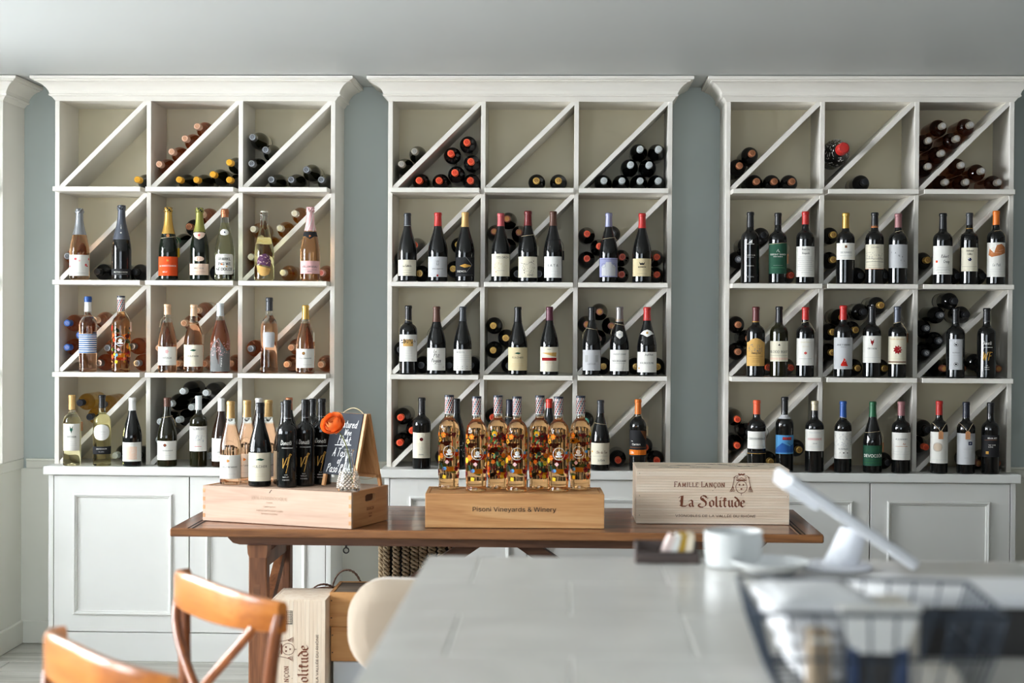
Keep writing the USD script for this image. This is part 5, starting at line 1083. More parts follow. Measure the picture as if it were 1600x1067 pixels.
# roman capitals and black letter, drawn with a broad pen
SER = [[(-.12, 0), (.12, 0)]]
def serif(x, y): return [(x - .13, y), (x + .13, y)]
ROMAN = {'F': [[(.15, 0), (.15, 1)], [(.15, 1), (.62, 1), (.62, .85)], [(.15, .52), (.48, .52)], serif(.15, 0)], 'A': [[(.02, 0), (.36, 1)], [(.36, 1), (.72, 0)], [(.16, .34), (.58, .34)], serif(.02, 0), serif(.72, 0)],
         'M': [[(.12, 0), (.16, 1)], [(.16, 1), (.46, .1)], [(.46, .1), (.78, 1)], [(.78, 1), (.82, 0)], serif(.12, 0), serif(.82, 0)], 'I': [[(.15, 0), (.15, 1)], serif(.15, 0), serif(.15, 1)], 'L': [[(.15, 1), (.15, 0)], [(.15, 0), (.62, 0), (.62, .16)], serif(.15, 1)],
         'E': [[(.15, 0), (.15, 1)], [(.15, 1), (.6, 1), (.6, .86)], [(.15, .52), (.48, .52)], [(.15, 0), (.62, 0), (.62, .15)]], 'N': [[(.12, 0), (.12, 1)], [(.12, 1), (.72, 0)], [(.72, 0), (.72, 1)], serif(.12, 0), serif(.72, 1)],
         'C': [[(.72, .82), (.6, .97), (.4, 1.02), (.15, .85), (.06, .5), (.15, .15), (.4, -.02), (.6, .03), (.74, .2)]], 'O': [[(.42, 1.02), (.15, .86), (.05, .5), (.15, .14), (.42, -.02), (.69, .14), (.79, .5), (.69, .86), (.42, 1.02)]]}
ROMAN['\u00c7'] = ROMAN['C'] + [[(.42, -.04), (.5, -.2), (.4, -.3), (.3, -.28)]]
BLACK = {'L': [[(-.05, 1.35), (.12, 1.55), (.45, 1.6)], [(.42, 1.58), (.32, .2)], [(.28, 1.5), (.2, .9), (.24, .3)], [(.1, .22), (.4, .05), (.85, .06), (1.0, .24)], [(.02, .85), (.3, .95)]],
         'a': [[(.06, .84), (.3, 1.0), (.5, .86), (.5, .18), (.64, .02)], [(.5, .62), (.14, .44), (.1, .16), (.28, .0), (.5, .16)]],
         'S': [[(1.05, 1.4), (.9, 1.62), (.6, 1.72), (.35, 1.55), (.32, 1.25), (.5, 1.02), (.85, .78), (1.0, .5), (.92, .15), (.62, -.06), (.25, -.06), (.0, .14), (.06, .38), (.28, .4)], [(.5, 1.3), (.75, 1.0), (1.02, .7)], [(1.15, 1.25), (1.22, 1.3)]],
         'o': [[(.32, 1), (.08, .8), (.08, .2), (.32, 0), (.56, .2), (.56, .8), (.32, 1)]], 'l': [[(.02, 1.45), (.18, 1.6), (.18, .16), (.34, 0)]], 'i': [[(.03, .88), (.18, 1.0), (.18, .16), (.34, 0)], [(.22, 1.32), (.3, 1.44)]],
         't': [[(.2, 1.4), (.2, .16), (.38, 0)], [(.0, .98), (.46, .98)], [(.2, 1.4), (.42, 1.2)]], 'u': [[(.03, .9), (.16, 1), (.16, .2), (.32, 0), (.54, .18)], [(.46, .96), (.56, 1), (.56, .16), (.7, 0)]],
         'd': [[(.02, 1.55), (.3, 1.3), (.56, .95), (.58, .2), (.32, 0), (.08, .2), (.08, .76), (.3, 1.0), (.5, .9)]], 'e': [[(.1, .46), (.52, .72), (.44, .92), (.3, 1), (.08, .8), (.08, .2), (.32, 0), (.58, .2)]]}
def word(font, t, h, w, nib, gap, small=None):
    x = 0; out = []
    for i, ch in enumerate(t):
        if ch == ' ': x += .45; continue
        k = 1.0 if small is None or i == 0 or t[i - 1] == ' ' else small
        ls = [[(p[0] * k + x, p[1] * k) for p in l] for l in font[ch]]; out.append(strokes(ls, w * (k ** .5), nib)); x += max(p[0] for l in font[ch] for p in l) * k + gap
    S = union_all(out); S = affinity.translate(S, -x / 2, 0); return affinity.scale(S, h, h, origin=(0, 0))
def solitude(t, L_, H_):
    sx, sz = L_ / .549, H_ / .198
    def put(S, m, x, z, d=.0005):
        mm = flat(S, d); mm.apply_scale([sx, sz, 1]); mark(t, mm, m, x * sx, z * sz)
    put(affinity.scale(word(ROMAN, 'FAMILLE LAN\u00c7ON', .0185, .15, 15, .2, .82), .92, 1, origin=(0, 0)), 'burn', .228, .133)
    put(affinity.scale(word(BLACK, 'La Solitude', .0225, .21, 40, .17), 1.24, 1.04, origin=(0, 0)), 'burn', .275, .062)
    m = text('VIGNOBLES DE LA VALL\u00c9E DU RH\u00d4NE', .0088, depth=.0005); m.apply_scale([.288 / (m.bounds[1][0] - m.bounds[0][0]) * sx, sz, 1]); mark(t, m, 'ink_brown', .285 * sx, .029 * sz)
    # crest: shield under a hat, tassels on both sides
    cx, cz = .377, .140
    def L(pts): return [(x, z) for x, z in pts]
    sh = [L([(.02 * math.cos(a), -.006 + .022 * math.sin(a)) for a in np.linspace(0, 2 * PI, 26)]), L([(-.019, .020), (-.012, .016), (0, .0185), (.012, .016), (.019, .020)]), L([(-.017, .017), (.017, .017)]), L([(-.017, .026), (-.009, .022), (0, .028), (.009, .022), (.017, .026)]), L([(0, -.028), (0, -.036)])]
    for s in (-1, 1):
        sh += [L([(s * .006, .036), (s * .02, .034), (s * .026, .026), (s * .028, .012), (s * .031, .0), (s * .034, -.010), (s * .040, -.020)]), L([(s * .030, -.005), (s * .026, -.018)]), L([(s * .031, -.006), (s * .031, -.020)]), L([(s * .034, -.012), (s * .036, -.022)]), L([(s * .024, -.022), (s * .042, -.023)])]
        sh += [L([(s * .024, .031), (s * .029, .027)]), L([(s * .012, .031), (s * .018, .028)])]
    S = strokes(sh, .0016).union(strokes([L([(-.010, .0405), (-.004, .038), (0, .040), (.004, .038), (.010, .0405)])], .0048)).union(strokes([L([(-.015, .0185), (.015, .0185)])], .004))
    for dx, dz in ((-.007, .002), (.007, .002), (0, -.013)): S = S.union(affinity.translate(blob(0, 0, .0042, 4, .4, .4), dx, dz))
    put(affinity.translate(S, 0, 0), 'burn', cx, cz)
    put(Point(0, 0).buffer(.0012), 'burn', .275, .120)
c3 = crate('wine_crate', 'pale crate branded in brown black-letter, right on the table', (2.4955, -1.186, TZ + .0015), .5, .549, .250, .189, 'crate_spruce', 'crate_spruce', 'crate_spruce', fingers=False, lid_frame=False, ridges=20)
solitude(c3, .549, .198)
q = random.Random(3); br = []
for k in range(13):
    x = .05 + .036 * k + .01 * q.random(); y = .06 + .13 * q.random()
    br.append([(x, y), (x + .02, y + .02 * (q.random() - .5)), (x + .045, y + .05 * (q.random() - .5)), (x + .07, y + .05 * (q.random() - .5))])
S = union_all([strokes([l], .003 + .006 * q.random(), 35) for l in br]); m = flat(S, .0005); m.apply_translation([0, 0, .198]); obj('brand_mark', m, 'ink_black', c3, smooth=False)
for x, z in ((.012, .18), (.012, .10), (.012, .03), (.542, .18), (.542, .10)): obj('nail', facing(flat(Point(x, z).buffer(.0013, quad_segs=3), .0006)), 'ink_black', c3, smooth=False)
# the same kind of case standing on its end under the table
c4 = crate('wine_crate', 'pale branded crate standing on its end under the table', (1.243, -1.5505, .0005), 0, .535, .240, .177, 'crate_spruce', 'crate_spruce', 'crate_spruce', fingers=False, lid_frame=False, ridges=13, rot=(0, -90, 0))
c4.GetAttribute('xformOp:translate').Set(Gf.Vec3d(1.243 + .186, -1.5505, .0005))
solitude(c4, .535, .186)
bl = [rect(.475, .125, .046, .026).difference(rect(.475, .125, .043, .023))] + [rect(.455 + .0062 * k, .125, .0016, .023) for k in range(7)] + [rect(.475, .118, .043, .001), rect(.475, .132, .043, .001)]
mark(c4, flat(union_all(bl), .0005), 'ink_black', 0, 0, 'printed_grid')
c5 = crate('wine_crate', 'amber wooden crate under the table, lowest of two, on a white carton', (1.432, -1.442, .3055), 0, .63, .24, .1185, 'crate_amber', 'crate_amber', 'crate_amber', fingers=False)
c6 = crate('wine_crate', 'amber wooden crate with three white marks, upper of two under the table', (1.428, -1.442, .4255), 0, .63, .24, .1185, 'crate_amber', 'crate_amber', 'crate_top_dark', fingers=False)
for k in range(3): mark(c6, flat(Polygon([(-.004 + .001 * (k - 1), -.018), (.004 + .001 * (k - 1), -.018), (.005 - .003 * (k - 1) * -1, .018), (-.005 + .003 * (k - 1), .018)]), .0005), 'tape_white', .205 + .0115 * k, .085, 'white_mark')
for c in (c5, c6):
    for z in (.03, .09): obj('nail', facing(flat(Point(.006, z).buffer(.0024, quad_segs=3), .0008)), 'ink_black', c, smooth=False)
plain('carton_white', srgb(214, 219, 226), .6)
t = thing('carton', 'white cardboard carton on the floor beneath the amber crates', 'carton', (1.440, -1.438, .0005))
obj('body', box(0, .60, 0, .235, 0, .3035, .003), 'carton_white', t); obj('tape', box(0, .60, .09, .145, .3030, .3042), 'crate_pale', t)

# ------------------------------------------------------------------ bottles on the crates
D1 = TZ + .1270; a_ = math.radians(-19.5); o_ = np.array([.935, -1.228])
def on1(u, v): p = o_ + np.array([math.cos(a_), math.sin(a_)]) * u + np.array([-math.sin(a_), math.cos(a_)]) * v; return p
def rose_crate(label, x, y):
    make_bottle('wine_bottle', label, 'bottle', (x, y, D1), .302, .0385, 'U', .240, 'glass_rose', 'cap_tan',
        [('paper', .022, .108, 72, 'rect', [('s', -.06, .26, 6.5, 3, 'orange'), ('c', -.06, .27, 3, 'gold'), ('t', 'WALT BRANDER', 0, 4.2, 'midgrey'), ('l', -.3, .5, 'silver_grey')], 0)], None, 6, 'bottles on the left crate')
def fulcher(label, x, y):
    make_bottle('wine_bottle', label, 'bottle', (x, y, D1), .300, .0405, 'U', .262, 'glass_black', 'cap_black',
        [('cream', .020, .122, 74, 'rect', [('p', [(-.16, .26), (0, .31), (.16, .27), (.05, .22)], 'green'), ('t', 'FULCHER', .02, 6.8, 'ink'), *lines(-.24, -.32, 2, .6, 'tan')], 8)], None, 4, 'bottles on the left crate')
def donati(label, x, y):
    make_bottle('wine_bottle', label, 'bottle', (x, y, D1), .312, .0365, 'B', .252, 'glass_black', 'cap_black',
        [(None, .02, .185, 62, 'rect', [('h', 'Donati', .34, 8, 'paper', -.06), ('l', .24, .5, 'paper', 1.8), ('h', 'V', -.12, 17, 'gold', -.16), ('h', 'f', .0, 14, 'gold', .06), ('k', [[(-.05, -.3), (.12, .05), (.2, .1)]], 2, 'gold'), ('t', '2018', -.34, 2.6, 'paper', -.06), ('t', 'MERLOT', -.39, 3.2, 'paper', -.06), ('t', 'PAICINES', -.45, 3, 'paper', -.06)], 0),
         (None, .244, .25, 150, 'rect', [('l', 0, 1, 'grey', 1.5)], 0)], None, 10, 'bottles on the left crate')
rose_crate('rosé bottle with tan screw cap at the front left of the left crate', 1.022, -1.162)
rose_crate('rosé bottle with tan cap, second behind the front one on left crate', 1.068, -1.092)
fulcher('black bottle with cream label at the front of the left crate', 1.139, -1.215)
rose_crate('rosé bottle with tan cap hidden behind the black crate bottle', 1.142, -1.062)
fulcher('dark bottle with cream label behind the front one on left crate', 1.215, -1.140)
donati('black bottle with gold monogram at the front of the left crate', 1.243, -1.243)
donati('black bottle with gold monogram, second from front on left crate', 1.299, -1.190)
donati('black bottle with gold monogram right behind, beside the chalkboard', 1.350, -1.130)
fulcher('dark bottle almost hidden behind the front monogram bottle', 1.285, -1.083)
D2 = TZ + .1216
PAINT = [(1.820, -1.187, 0, 'leftmost painted floral rosé bottle on the pine crate', 6), (1.924, -1.271, 0, 'painted floral rosé bottle at the front left of the pine crate', 10), (1.996, -1.180, 1, 'flower-covered rosé bottle behind, third from left on the pine crate', 0),
         (2.067, -1.259, 0, 'painted floral rosé bottle at the front middle of the pine crate', 4), (2.147, -1.168, 1, 'flower-covered rosé bottle behind, fifth from left on the pine crate', 0), (2.215, -1.245, 0, 'painted floral rosé bottle at the front right of the pine crate', 4), (2.294, -1.173, 0, 'rightmost painted floral rosé bottle on the pine crate', -12)]
for k, (x, y, rear, lab, tn) in enumerate(PAINT):
    make_bottle('wine_bottle', lab, 'bottle', (x, y, D2), .336, .0378, 'F', .270, 'glass_floral', 'cap_white', [] if rear else [emblem(.135, .018)],
        both(lambda t, P: argyle(t, P, .272, .3355), lambda t, P, rear=rear, k=k: flowers(t, P, (21, 33)[rear], rear, .336)), tn, 'painted bottles on the pine crate')

# ------------------------------------------------------------------ chalkboard, vase and flower on the left crate
plain('slate', srgb(50, 53, 60), .7, spec=.25); wood('oak', srgb(176, 122, 72), srgb(198, 144, 92), srgb(210, 160, 108), 'z', rough=.55, scale=1.0); plain('chalk', srgb(232, 232, 230), .9)
t = thing('chalkboard', 'small tented chalkboard with handwriting, wooden feet and cord on the left crate', 'sign', (1.474, -1.222, D1 + .004), (0, 0, -38), None)
BW, BH, SP = .168, .262, .062; lean = math.degrees(math.atan2(SP, BH))
def lean_board(m, side): return move(move(m, (0, 0, 0), (side * lean, 0, 0)), (0, side * SP, 0))
for side, nm in ((-1, 'front'), (1, 'rear')):
    y0, y1 = (-.010, 0) if side < 0 else (0, .010)
    H = BH / math.cos(math.radians(lean)) - .002
    for x in (-BW / 2, BW / 2 - .014): obj('leg', lean_board(box(x, x + .014, y0, y1, 0, H, .001), side), 'oak', t)
    obj('board', lean_board(box(-BW / 2 + (0 if side < 0 else .014), BW / 2 - .0145, y0 - (.003 if side < 0 else -.003), y1 - .003 * side * 0, .042, H - .002, .0006), side), 'slate' if side < 0 else 'oak', t)
    if side > 0: obj('cross_rail', lean_board(box(-BW / 2, BW / 2, y0, y1, .030, .043), side), 'oak', t)
    if side < 0:
        for s, h, x, z in (('Featured', .0155, .0, .222), ('Wine', .012, .01, .193), ('Flight', .0165, -.004, .163), ('A Taste', .0165, -.006, .118), ('of', .014, -.010, .090), ('Paso Robles', .017, .0, .060)):
            S = hand(s, h, .135, .22); b = S.bounds; wd = b[2] - b[0]
            if wd > .150: S = affinity.scale(S, .150 / wd, 1, origin=(0, 0))
            m = facing(flat(S, .0006)); m.apply_translation([x, y0 - .0032, z]); obj('handwriting', lean_board(m, side), 'chalk', t, smooth=False)
        m = facing(flat(strokes([[(-.045, 0), (.035, .003)]], .003), .0006)); m.apply_translation([0, y0 - .0032, .148]); obj('underline', lean_board(m, side), 'chalk', t, smooth=False)
obj('cord', tube(spline([(-.05, 0, BH - .004), (-.02, 0, BH + .012), (.01, 0, BH + .018), (.04, 0, BH + .010), (.06, 0, BH - .004)], 16), .0016, 6), 'print_string', t)
obj('cord', tube(spline([(BW / 2 - .012, -SP + .012, .036), (BW / 2 - .004, 0, .030), (BW / 2 - .012, SP - .012, .036)], 10), .0012, 6), 'print_string', t)
plain('pebble', srgb(232, 218, 204), .5)
V = (1.484, -1.383, D1)
t = thing('bud_vase', 'clear dimpled glass bud vase holding an orange flower on the crate corner', 'vase', V)
P = [(.033, 0), (.0385, .006), (.0395, .018), (.037, .04), (.031, .062), (.0225, .085), (.0145, .108), (.0125, .125), (.0135, .135), (.019, .146), (.0195, .1485)]
obj('glass', lathe([(0, .008), (.02, .006), (.033, 0)] + rounded(P) + [(.0185, .1485), (.0125, .136), (.0115, .125), (.0135, .108), (.0212, .086), (.0295, .063), (.0345, .042), (.036, .02), (.033, .012), (0, .012)], 40), 'glass_clear', t, smooth=60)
q = random.Random(12); dm = []
for r_ in range(9):
    z = .016 + r_ * .0066; rr = rad_at(P, z)
    for k in range(18):
        a = 2 * PI * (k + .5 * (r_ % 2)) / 18
        s = trimesh.creation.icosphere(1, .0029); s.apply_scale([1, 1, .9]); s.apply_translation([(rr + .0004) * math.cos(a), (rr + .0004) * math.sin(a), z]); dm.append(s)
tag(obj('dimples', cat_(dm), 'pebble', t), kind='stuff')
mat('petal', {'t': ('texture_coordinate', {}), 'n': ('noise_texture', dict(scale=40.0)), 'r': ('rgb_ramp', {'ramp': [(.3, srgb(248, 140, 62)), (.7, srgb(252, 176, 104))]}), 'd': ('principled_bsdf', dict(roughness=.55)), 'x': ('translucent_bsdf', dict(color=srgb(250, 120, 40))), 'm': ('mix_closure', dict(fac=.25))},
    [('t.object', 'n.vector'), ('n.fac', 'r.fac'), ('r.color', 'd.base_color'), ('d.BSDF', 'm.closure1'), ('x.BSDF', 'm.closure2')], surface='m.closure')
plain('stem', srgb(120, 124, 66), .6)
F = (1.430, -1.402, D1 + .240)
t = thing('ranunculus', 'orange ranunculus flower leaning out of the glass vase', 'flower', F)
obj('stem', tube(spline([(.068, .022, -.212), (.055, .019, -.12), (.044, .015, -.075), (.030, .012, -.045), (.016, .016, -.028)], 18), .0022, 7), 'stem', t)
q = random.Random(2)
def petal(R_, th0, wide, curl):
    """a cupped petal: part of a ball of radius R_ from its base to the polar angle th0, curling out at the rim"""
    U, Vv = np.meshgrid(np.linspace(-1, 1, 9), np.linspace(0, 1, 8), indexing='ij')
    th = th0 * Vv; ph = np.radians(wide) * U * np.sin(PI * np.clip(.12 + .66 * Vv, 0, 1)) ** .7
    r = R_ * (1 + curl * Vv ** 4 + .03 * np.sin(3 * U + 2 * R_ * 900) * Vv)
    x, y, z = r * np.sin(th) * np.sin(ph), r * np.sin(th) * np.cos(ph), -R_ * np.cos(th) * (1 + .25 * curl * Vv ** 4)
    v = np.stack([x, y, z], -1).reshape(-1, 3); f = []
    for i in range(8):
        for j in range(7): a = i * 8 + j; f += [(a, a + 8, a + 9), (a, a + 9, a + 1)]
    return trimesh.Trimesh(v, np.array(f), process=True)
for k in range(34):
    lay = k / 33; R_ = .010 + .027 * lay; m = petal(R_, math.radians(152 - 62 * lay + 8 * q.random()), 62 - 10 * lay, .02 + .22 * lay ** 2)
    m = move(m, (0, 0, R_ * .0), (0, 0, k * 137.5)); m.apply_translation([0, 0, .004 * (1 - lay)]); obj('petal', move(m, (0, 0, 0), (62, -26, 0)), 'petal', t, smooth=True)
for k in range(5):
    m = petal(.036, .62, 30, .1); obj('sepal', move(move(m, (0, 0, -.0035), (0, 0, k * 72)), (0, 0, 0), (62, -26, 0)), 'stem', t, smooth=True)

# ------------------------------------------------------------------ baskets behind the table legs
wood('seagrass', srgb(120, 98, 72), srgb(172, 148, 114), srgb(204, 182, 148), 'x', rough=.8, scale=6.0); plain('wicker', srgb(92, 60, 40), .6)
t = thing('seagrass_basket', 'tall woven seagrass basket on the floor behind the table', 'basket', (1.665, -.50, .0005))
rows_ = []
for k in range(30):
    a = 2 * PI * k / 30; R1 = .158; zz = np.linspace(.012, .64, 110); sq = (abs(math.cos(a)) ** 5 + abs(math.sin(a)) ** 5) ** (-1 / 5)
    for ph in (0, PI):
        w_ = zz * 2 * PI / .034 + ph + k * .9; r = R1 * sq + .007 * np.sin(w_); d = .0135 * np.cos(w_)
        rows_.append(tube(np.stack([r * math.cos(a) - d * math.sin(a), r * math.sin(a) + d * math.cos(a), zz], 1), .0062, 5))
a = np.linspace(0, 2 * PI, 80, endpoint=False); sq = (np.abs(np.cos(a)) ** 5 + np.abs(np.sin(a)) ** 5) ** (-1 / 5)
obj('rim', tube(np.stack([.158 * sq * np.cos(a), .158 * sq * np.sin(a), .645 + 0 * a], 1), .011, 6, True), 'seagrass', t, smooth=True)
v = np.array([(.15 * q_ * math.cos(b_), .15 * q_ * math.sin(b_)) for b_, q_ in zip(a, sq)]); m = flat(Polygon(v), .62); m.apply_translation([0, 0, .006]); obj('lining', m, 'dark_void', t)
obj('woven_wall', cat_(rows_), 'seagrass', t, smooth=True, kind='stuff'); obj('bottom', box(-.14, .14, -.14, .14, 0, .012, .004), 'seagrass', t)
t = thing('wicker_basket', 'low wicker basket with two looped handles behind the stacked crates', 'basket', (1.325, -.60, .0005))
rows_ = []
for k in range(24):
    z = .01 + .0165 * k; n = 72; a = np.arange(n) * 2 * PI / n; r = .125 + .0011 * k + .003 * np.sin(a * 18 + PI * (k % 2))
    rows_.append(tube(np.stack([r * np.cos(a), r * np.sin(a), z + 0 * a], 1), .0085, 5, True))
obj('woven_wall', cat_(rows_), 'wicker', t, smooth=True, kind='stuff')
for dy, dx, hh in ((-.10, -.03, .062), (.10, .035, .088)):
    a = np.linspace(0, PI, 26); h = np.stack([dx + .06 * np.cos(a), dy + 0 * a, .385 + hh * np.sin(a)], 1); w2 = np.stack([.002 * np.cos(a * 14), .003 * np.sin(a * 14), .002 * np.cos(a * 14)], 1)
    obj('handle', cat_([tube(h + w2, .003, 6), tube(h - w2, .003, 6)]), 'wicker', t, smooth=True)
t = thing('paper_bag', 'white paper bag standing behind the upright crate', 'bag', (1.195, -.95, .0005))
P = [(0, 0), (.11, 0), (.108, .40), (.05, .425), (.003, .40)]; m = facing(flat(Polygon(P), .09)); m.apply_translation([0, .09, 0]); obj('body', m, 'carton_white', t)
obj('fold', box(.005, .105, -.003, 0, .380, .398, .001), 'carton_white', t)

# ------------------------------------------------------------------ the bar counter in front
mat('bar_tile', {'t': ('texture_coordinate', {}), 'n': ('noise_texture', dict(scale=3.0, detail=5.0, distortion=1.2)), 'r': ('rgb_ramp', {'ramp': [(.3, srgb(208, 205, 198)), (.55, srgb(219, 216, 209)), (.75, srgb(228, 225, 218))]}), 'p': ('principled_bsdf', dict(roughness=.20, specular_ior_level=.5))},
    [('t.object', 'n.vector'), ('n.fac', 'r.fac'), ('r.color', 'p.base_color')])
plain('grout', srgb(232, 230, 224), .6); plain('bar_panel', srgb(150, 146, 138), .5)
BX0, BX1, BY0, BY1, BZ = 1.978, 4.40, -6.30, -3.890, 1.04
t = thing('bar_counter', 'pale grey tiled bar counter in the foreground', 'counter', (BX0, BY0, 0))
L_, D_ = BX1 - BX0, BY1 - BY0
obj('base', box(.14, L_ - .1, .12, D_ - .30, 0, BZ - .05), 'bar_panel', t); obj('top_slab', box(.004, L_, 0, D_ - .004, BZ - .05, BZ - .0022, .003), 'grout', t)
row = 0; y = D_
while y > 0.02:
    y2 = max(0, y - .30); x = -(.07 if row % 2 else .24)
    while x < L_:
        a, b = max(0, x), min(L_, x + .34)
        if b - a > .01: obj('tile', box(a + (.0 if a == 0 else .0018), b - .0018, y2 + .0018, y - (0 if row == 0 else .0018), BZ - .012, BZ, .0012), 'bar_tile', t)
        x += .34
    y = y2; row += 1
# ------------------------------------------------------------------ things on the bar
plain('porcelain', srgb(208, 210, 208), .25); plain('pos_white', srgb(224, 226, 230), .3); plain('screen', srgb(16, 17, 20), .08); plain('pos_grey', srgb(206, 207, 210), .4)
t = thing('cup', 'plain white porcelain cup on the bar, before the branded crate', 'cup', (2.549, -3.985, BZ + .0004))
obj('bowl', lathe([(0, .006), (.046, .0), (.0505, .004), (.0525, .03), (.0535, .062), (.0545, .0655), (.052, .066), (.050, .062), (.048, .03), (.042, .010), (0, .009)], 48), 'porcelain', t, smooth=60)
a = np.linspace(-PI / 2, PI / 2, 12); obj('handle', tube(np.stack([.036 + .024 * np.cos(a) + .0, .036 + .024 * np.cos(a), .034 + .02 * np.sin(a)], 1), .004, 8), 'porcelain', t, smooth=True)
t = thing('saucer', 'shallow white dish on the bar beside the white cup', 'dish', (2.608, -4.060, BZ + .0004))
obj('dish', lathe([(0, .004), (.040, .0), (.045, .003), (.060, .012), (.0715, .0205), (.0705, .023), (.058, .0155), (.044, .0075), (0, .007)], 48), 'porcelain', t, smooth=60)
t = thing('tablet_stand', 'white tablet on a tapered stand seen edge-on at the bar', 'tablet stand', (2.736, -4.0, BZ + .0004))
obj('base_plate', cat_([lathe([(0, 0), (.062, 0), (.066, .004), (.063, .009), (0, .009)], 40)]), 'pos_grey', t)
nk = [np.array([.006, 0, .006]), np.array([.020, 0, .042]), np.array([.032, 0, .076])]
v = [];
for c, (hx, hy) in zip(nk, ((.034, .030), (.029, .027), (.025, .023))):
    v.append(np.stack([c[0] + hx * np.cos(np.linspace(0, 2 * PI, 20, endpoint=False)), c[1] + hy * np.sin(np.linspace(0, 2 * PI, 20, endpoint=False)), np.full(20, c[2])], 1))
f = [(i * 20 + s, i * 20 + (s + 1) % 20, i * 20 + 20 + (s + 1) % 20) for i in range(2) for s in range(20)] + [(i * 20 + s, i * 20 + 20 + (s + 1) % 20, i * 20 + 20 + s) for i in range(2) for s in range(20)]
obj('neck', trimesh.Trimesh(np.concatenate(v), np.array(f), process=False), 'pos_white', t, smooth=True)
ang = math.degrees(math.atan2(.162, .243))
tb_ = obj('tablet', move(box(-.137, .137, -.098, .098, -.015, .006, .005), (.0165, 0, .0985), (0, ang, 0)), 'pos_white', t)
obj('screen', move(box(-.116, .116, -.088, .088, .0055, .0066), (.0165, 0, .0985), (0, ang, 0)), 'screen', tb_)
obj('back_shell', move(box(-.137, -.06, -.07, .07, -.024, -.014, .004), (.0165, 0, .0985), (0, ang, 0)), 'pos_white', tb_)
wood('walnut', srgb(58, 46, 42), srgb(74, 60, 54), srgb(88, 72, 64), 'x', rough=.5)
t = thing('packet_caddy', 'dark wooden caddy for sugar packets on the bar', 'caddy', (2.370, -3.965, BZ + .0004))
obj('tray', cat_([box(0, .12, 0, .06, 0, .006, .001)]), 'walnut', t); obj('wall', box(0, .12, 0, .006, .006, .022, .001), 'walnut', t); obj('wall', box(0, .12, .054, .060, .006, .036, .001), 'walnut', t); obj('wall', box(0, .006, .006, .054, .006, .036, .001), 'walnut', t)
plain('packet_pink', srgb(222, 200, 192), .5); plain('packet_cream', srgb(220, 206, 182), .5); plain('packet_yellow', srgb(178, 140, 32), .5); plain('packet_white', srgb(228, 226, 220), .5)
for k, (x, c, tl, w) in enumerate(((.050, 'pink', 24, 'pale pink'), (.066, 'white', 20, 'white'), (.082, 'yellow', 10, 'mustard yellow'), (.098, 'cream', 6, 'cream'))):
    s = thing('sugar_packet', w + ' sugar packet leaning in the dark caddy', 'sugar packet', (2.370 + x, -3.965 + .009, BZ + .0072), (0, tl, 0))
    obj('sleeve', box(-.006, .008, 0, .042, 0, .044, .0015), 'packet_' + c, s); obj('crimp', box(-.005, .007, .0, .042, .044, .048), 'packet_' + c, s)

# ------------------------------------------------------------------ wire basket with napkins and packets
plain('wire', srgb(44, 54, 66), .4, metal=.5)
B = [(2.470, -4.787), (2.468, -5.065), (2.755, -5.062), (2.768, -4.822)]; cx, cy = 2.615, -4.93
t = thing('wire_basket', 'dark wire basket of napkins and packets at the front of the bar', 'basket', (cx, cy, BZ + .0004))
rim = np.array([(x - cx, y - cy, .110) for x, y in B]); foot = rim * [.78, .90, 0] + [0, 0, .004]; mid = rim * [.88, .93, .5]
for nm, R3, rr in (('rim', rim, .0030), ('hoop', mid, .0018), ('foot_ring', foot, .0030)):
    pts = np.concatenate([np.linspace(R3[k], R3[(k + 1) % 4], 9)[:-1] for k in range(4)]); obj(nm, tube(pts, rr, 6, True), 'wire', t, smooth=True)
for k in range(4):
    for s in range(9):
        u = s / 9; a = rim[k] * (1 - u) + rim[(k + 1) % 4] * u; b = foot[k] * (1 - u) + foot[(k + 1) % 4] * u
        obj('wire', tube(np.array([a, (a + b) / 2 * [1.02, 1.02, 1], b]), .0017, 5), 'wire', t, smooth=True)
for s in range(1, 8):
    u = s / 8; obj('wire', tube(np.array([foot[0] * (1 - u) + foot[1] * u, foot[3] * (1 - u) + foot[2] * u]), .0017, 5), 'wire', t, smooth=True)
mat('napkin', {'t': ('texture_coordinate', {}), 'n': ('noise_texture', dict(scale=30.0, detail=3.0)), 'b': ('bump', dict(strength=.3, distance=.003)), 'p': ('principled_bsdf', dict(base_color=srgb(226, 226, 226), roughness=.8))}, [('t.object', 'n.vector'), ('n.fac', 'b.height'), ('b.normal', 'p.normal')])
plain('paper_cream', srgb(216, 208, 194), .7); plain('packet_blue', srgb(44, 62, 96), .5); plain('packet_dark', srgb(40, 38, 36), .5); plain('kraft_box', srgb(150, 130, 104), .6)
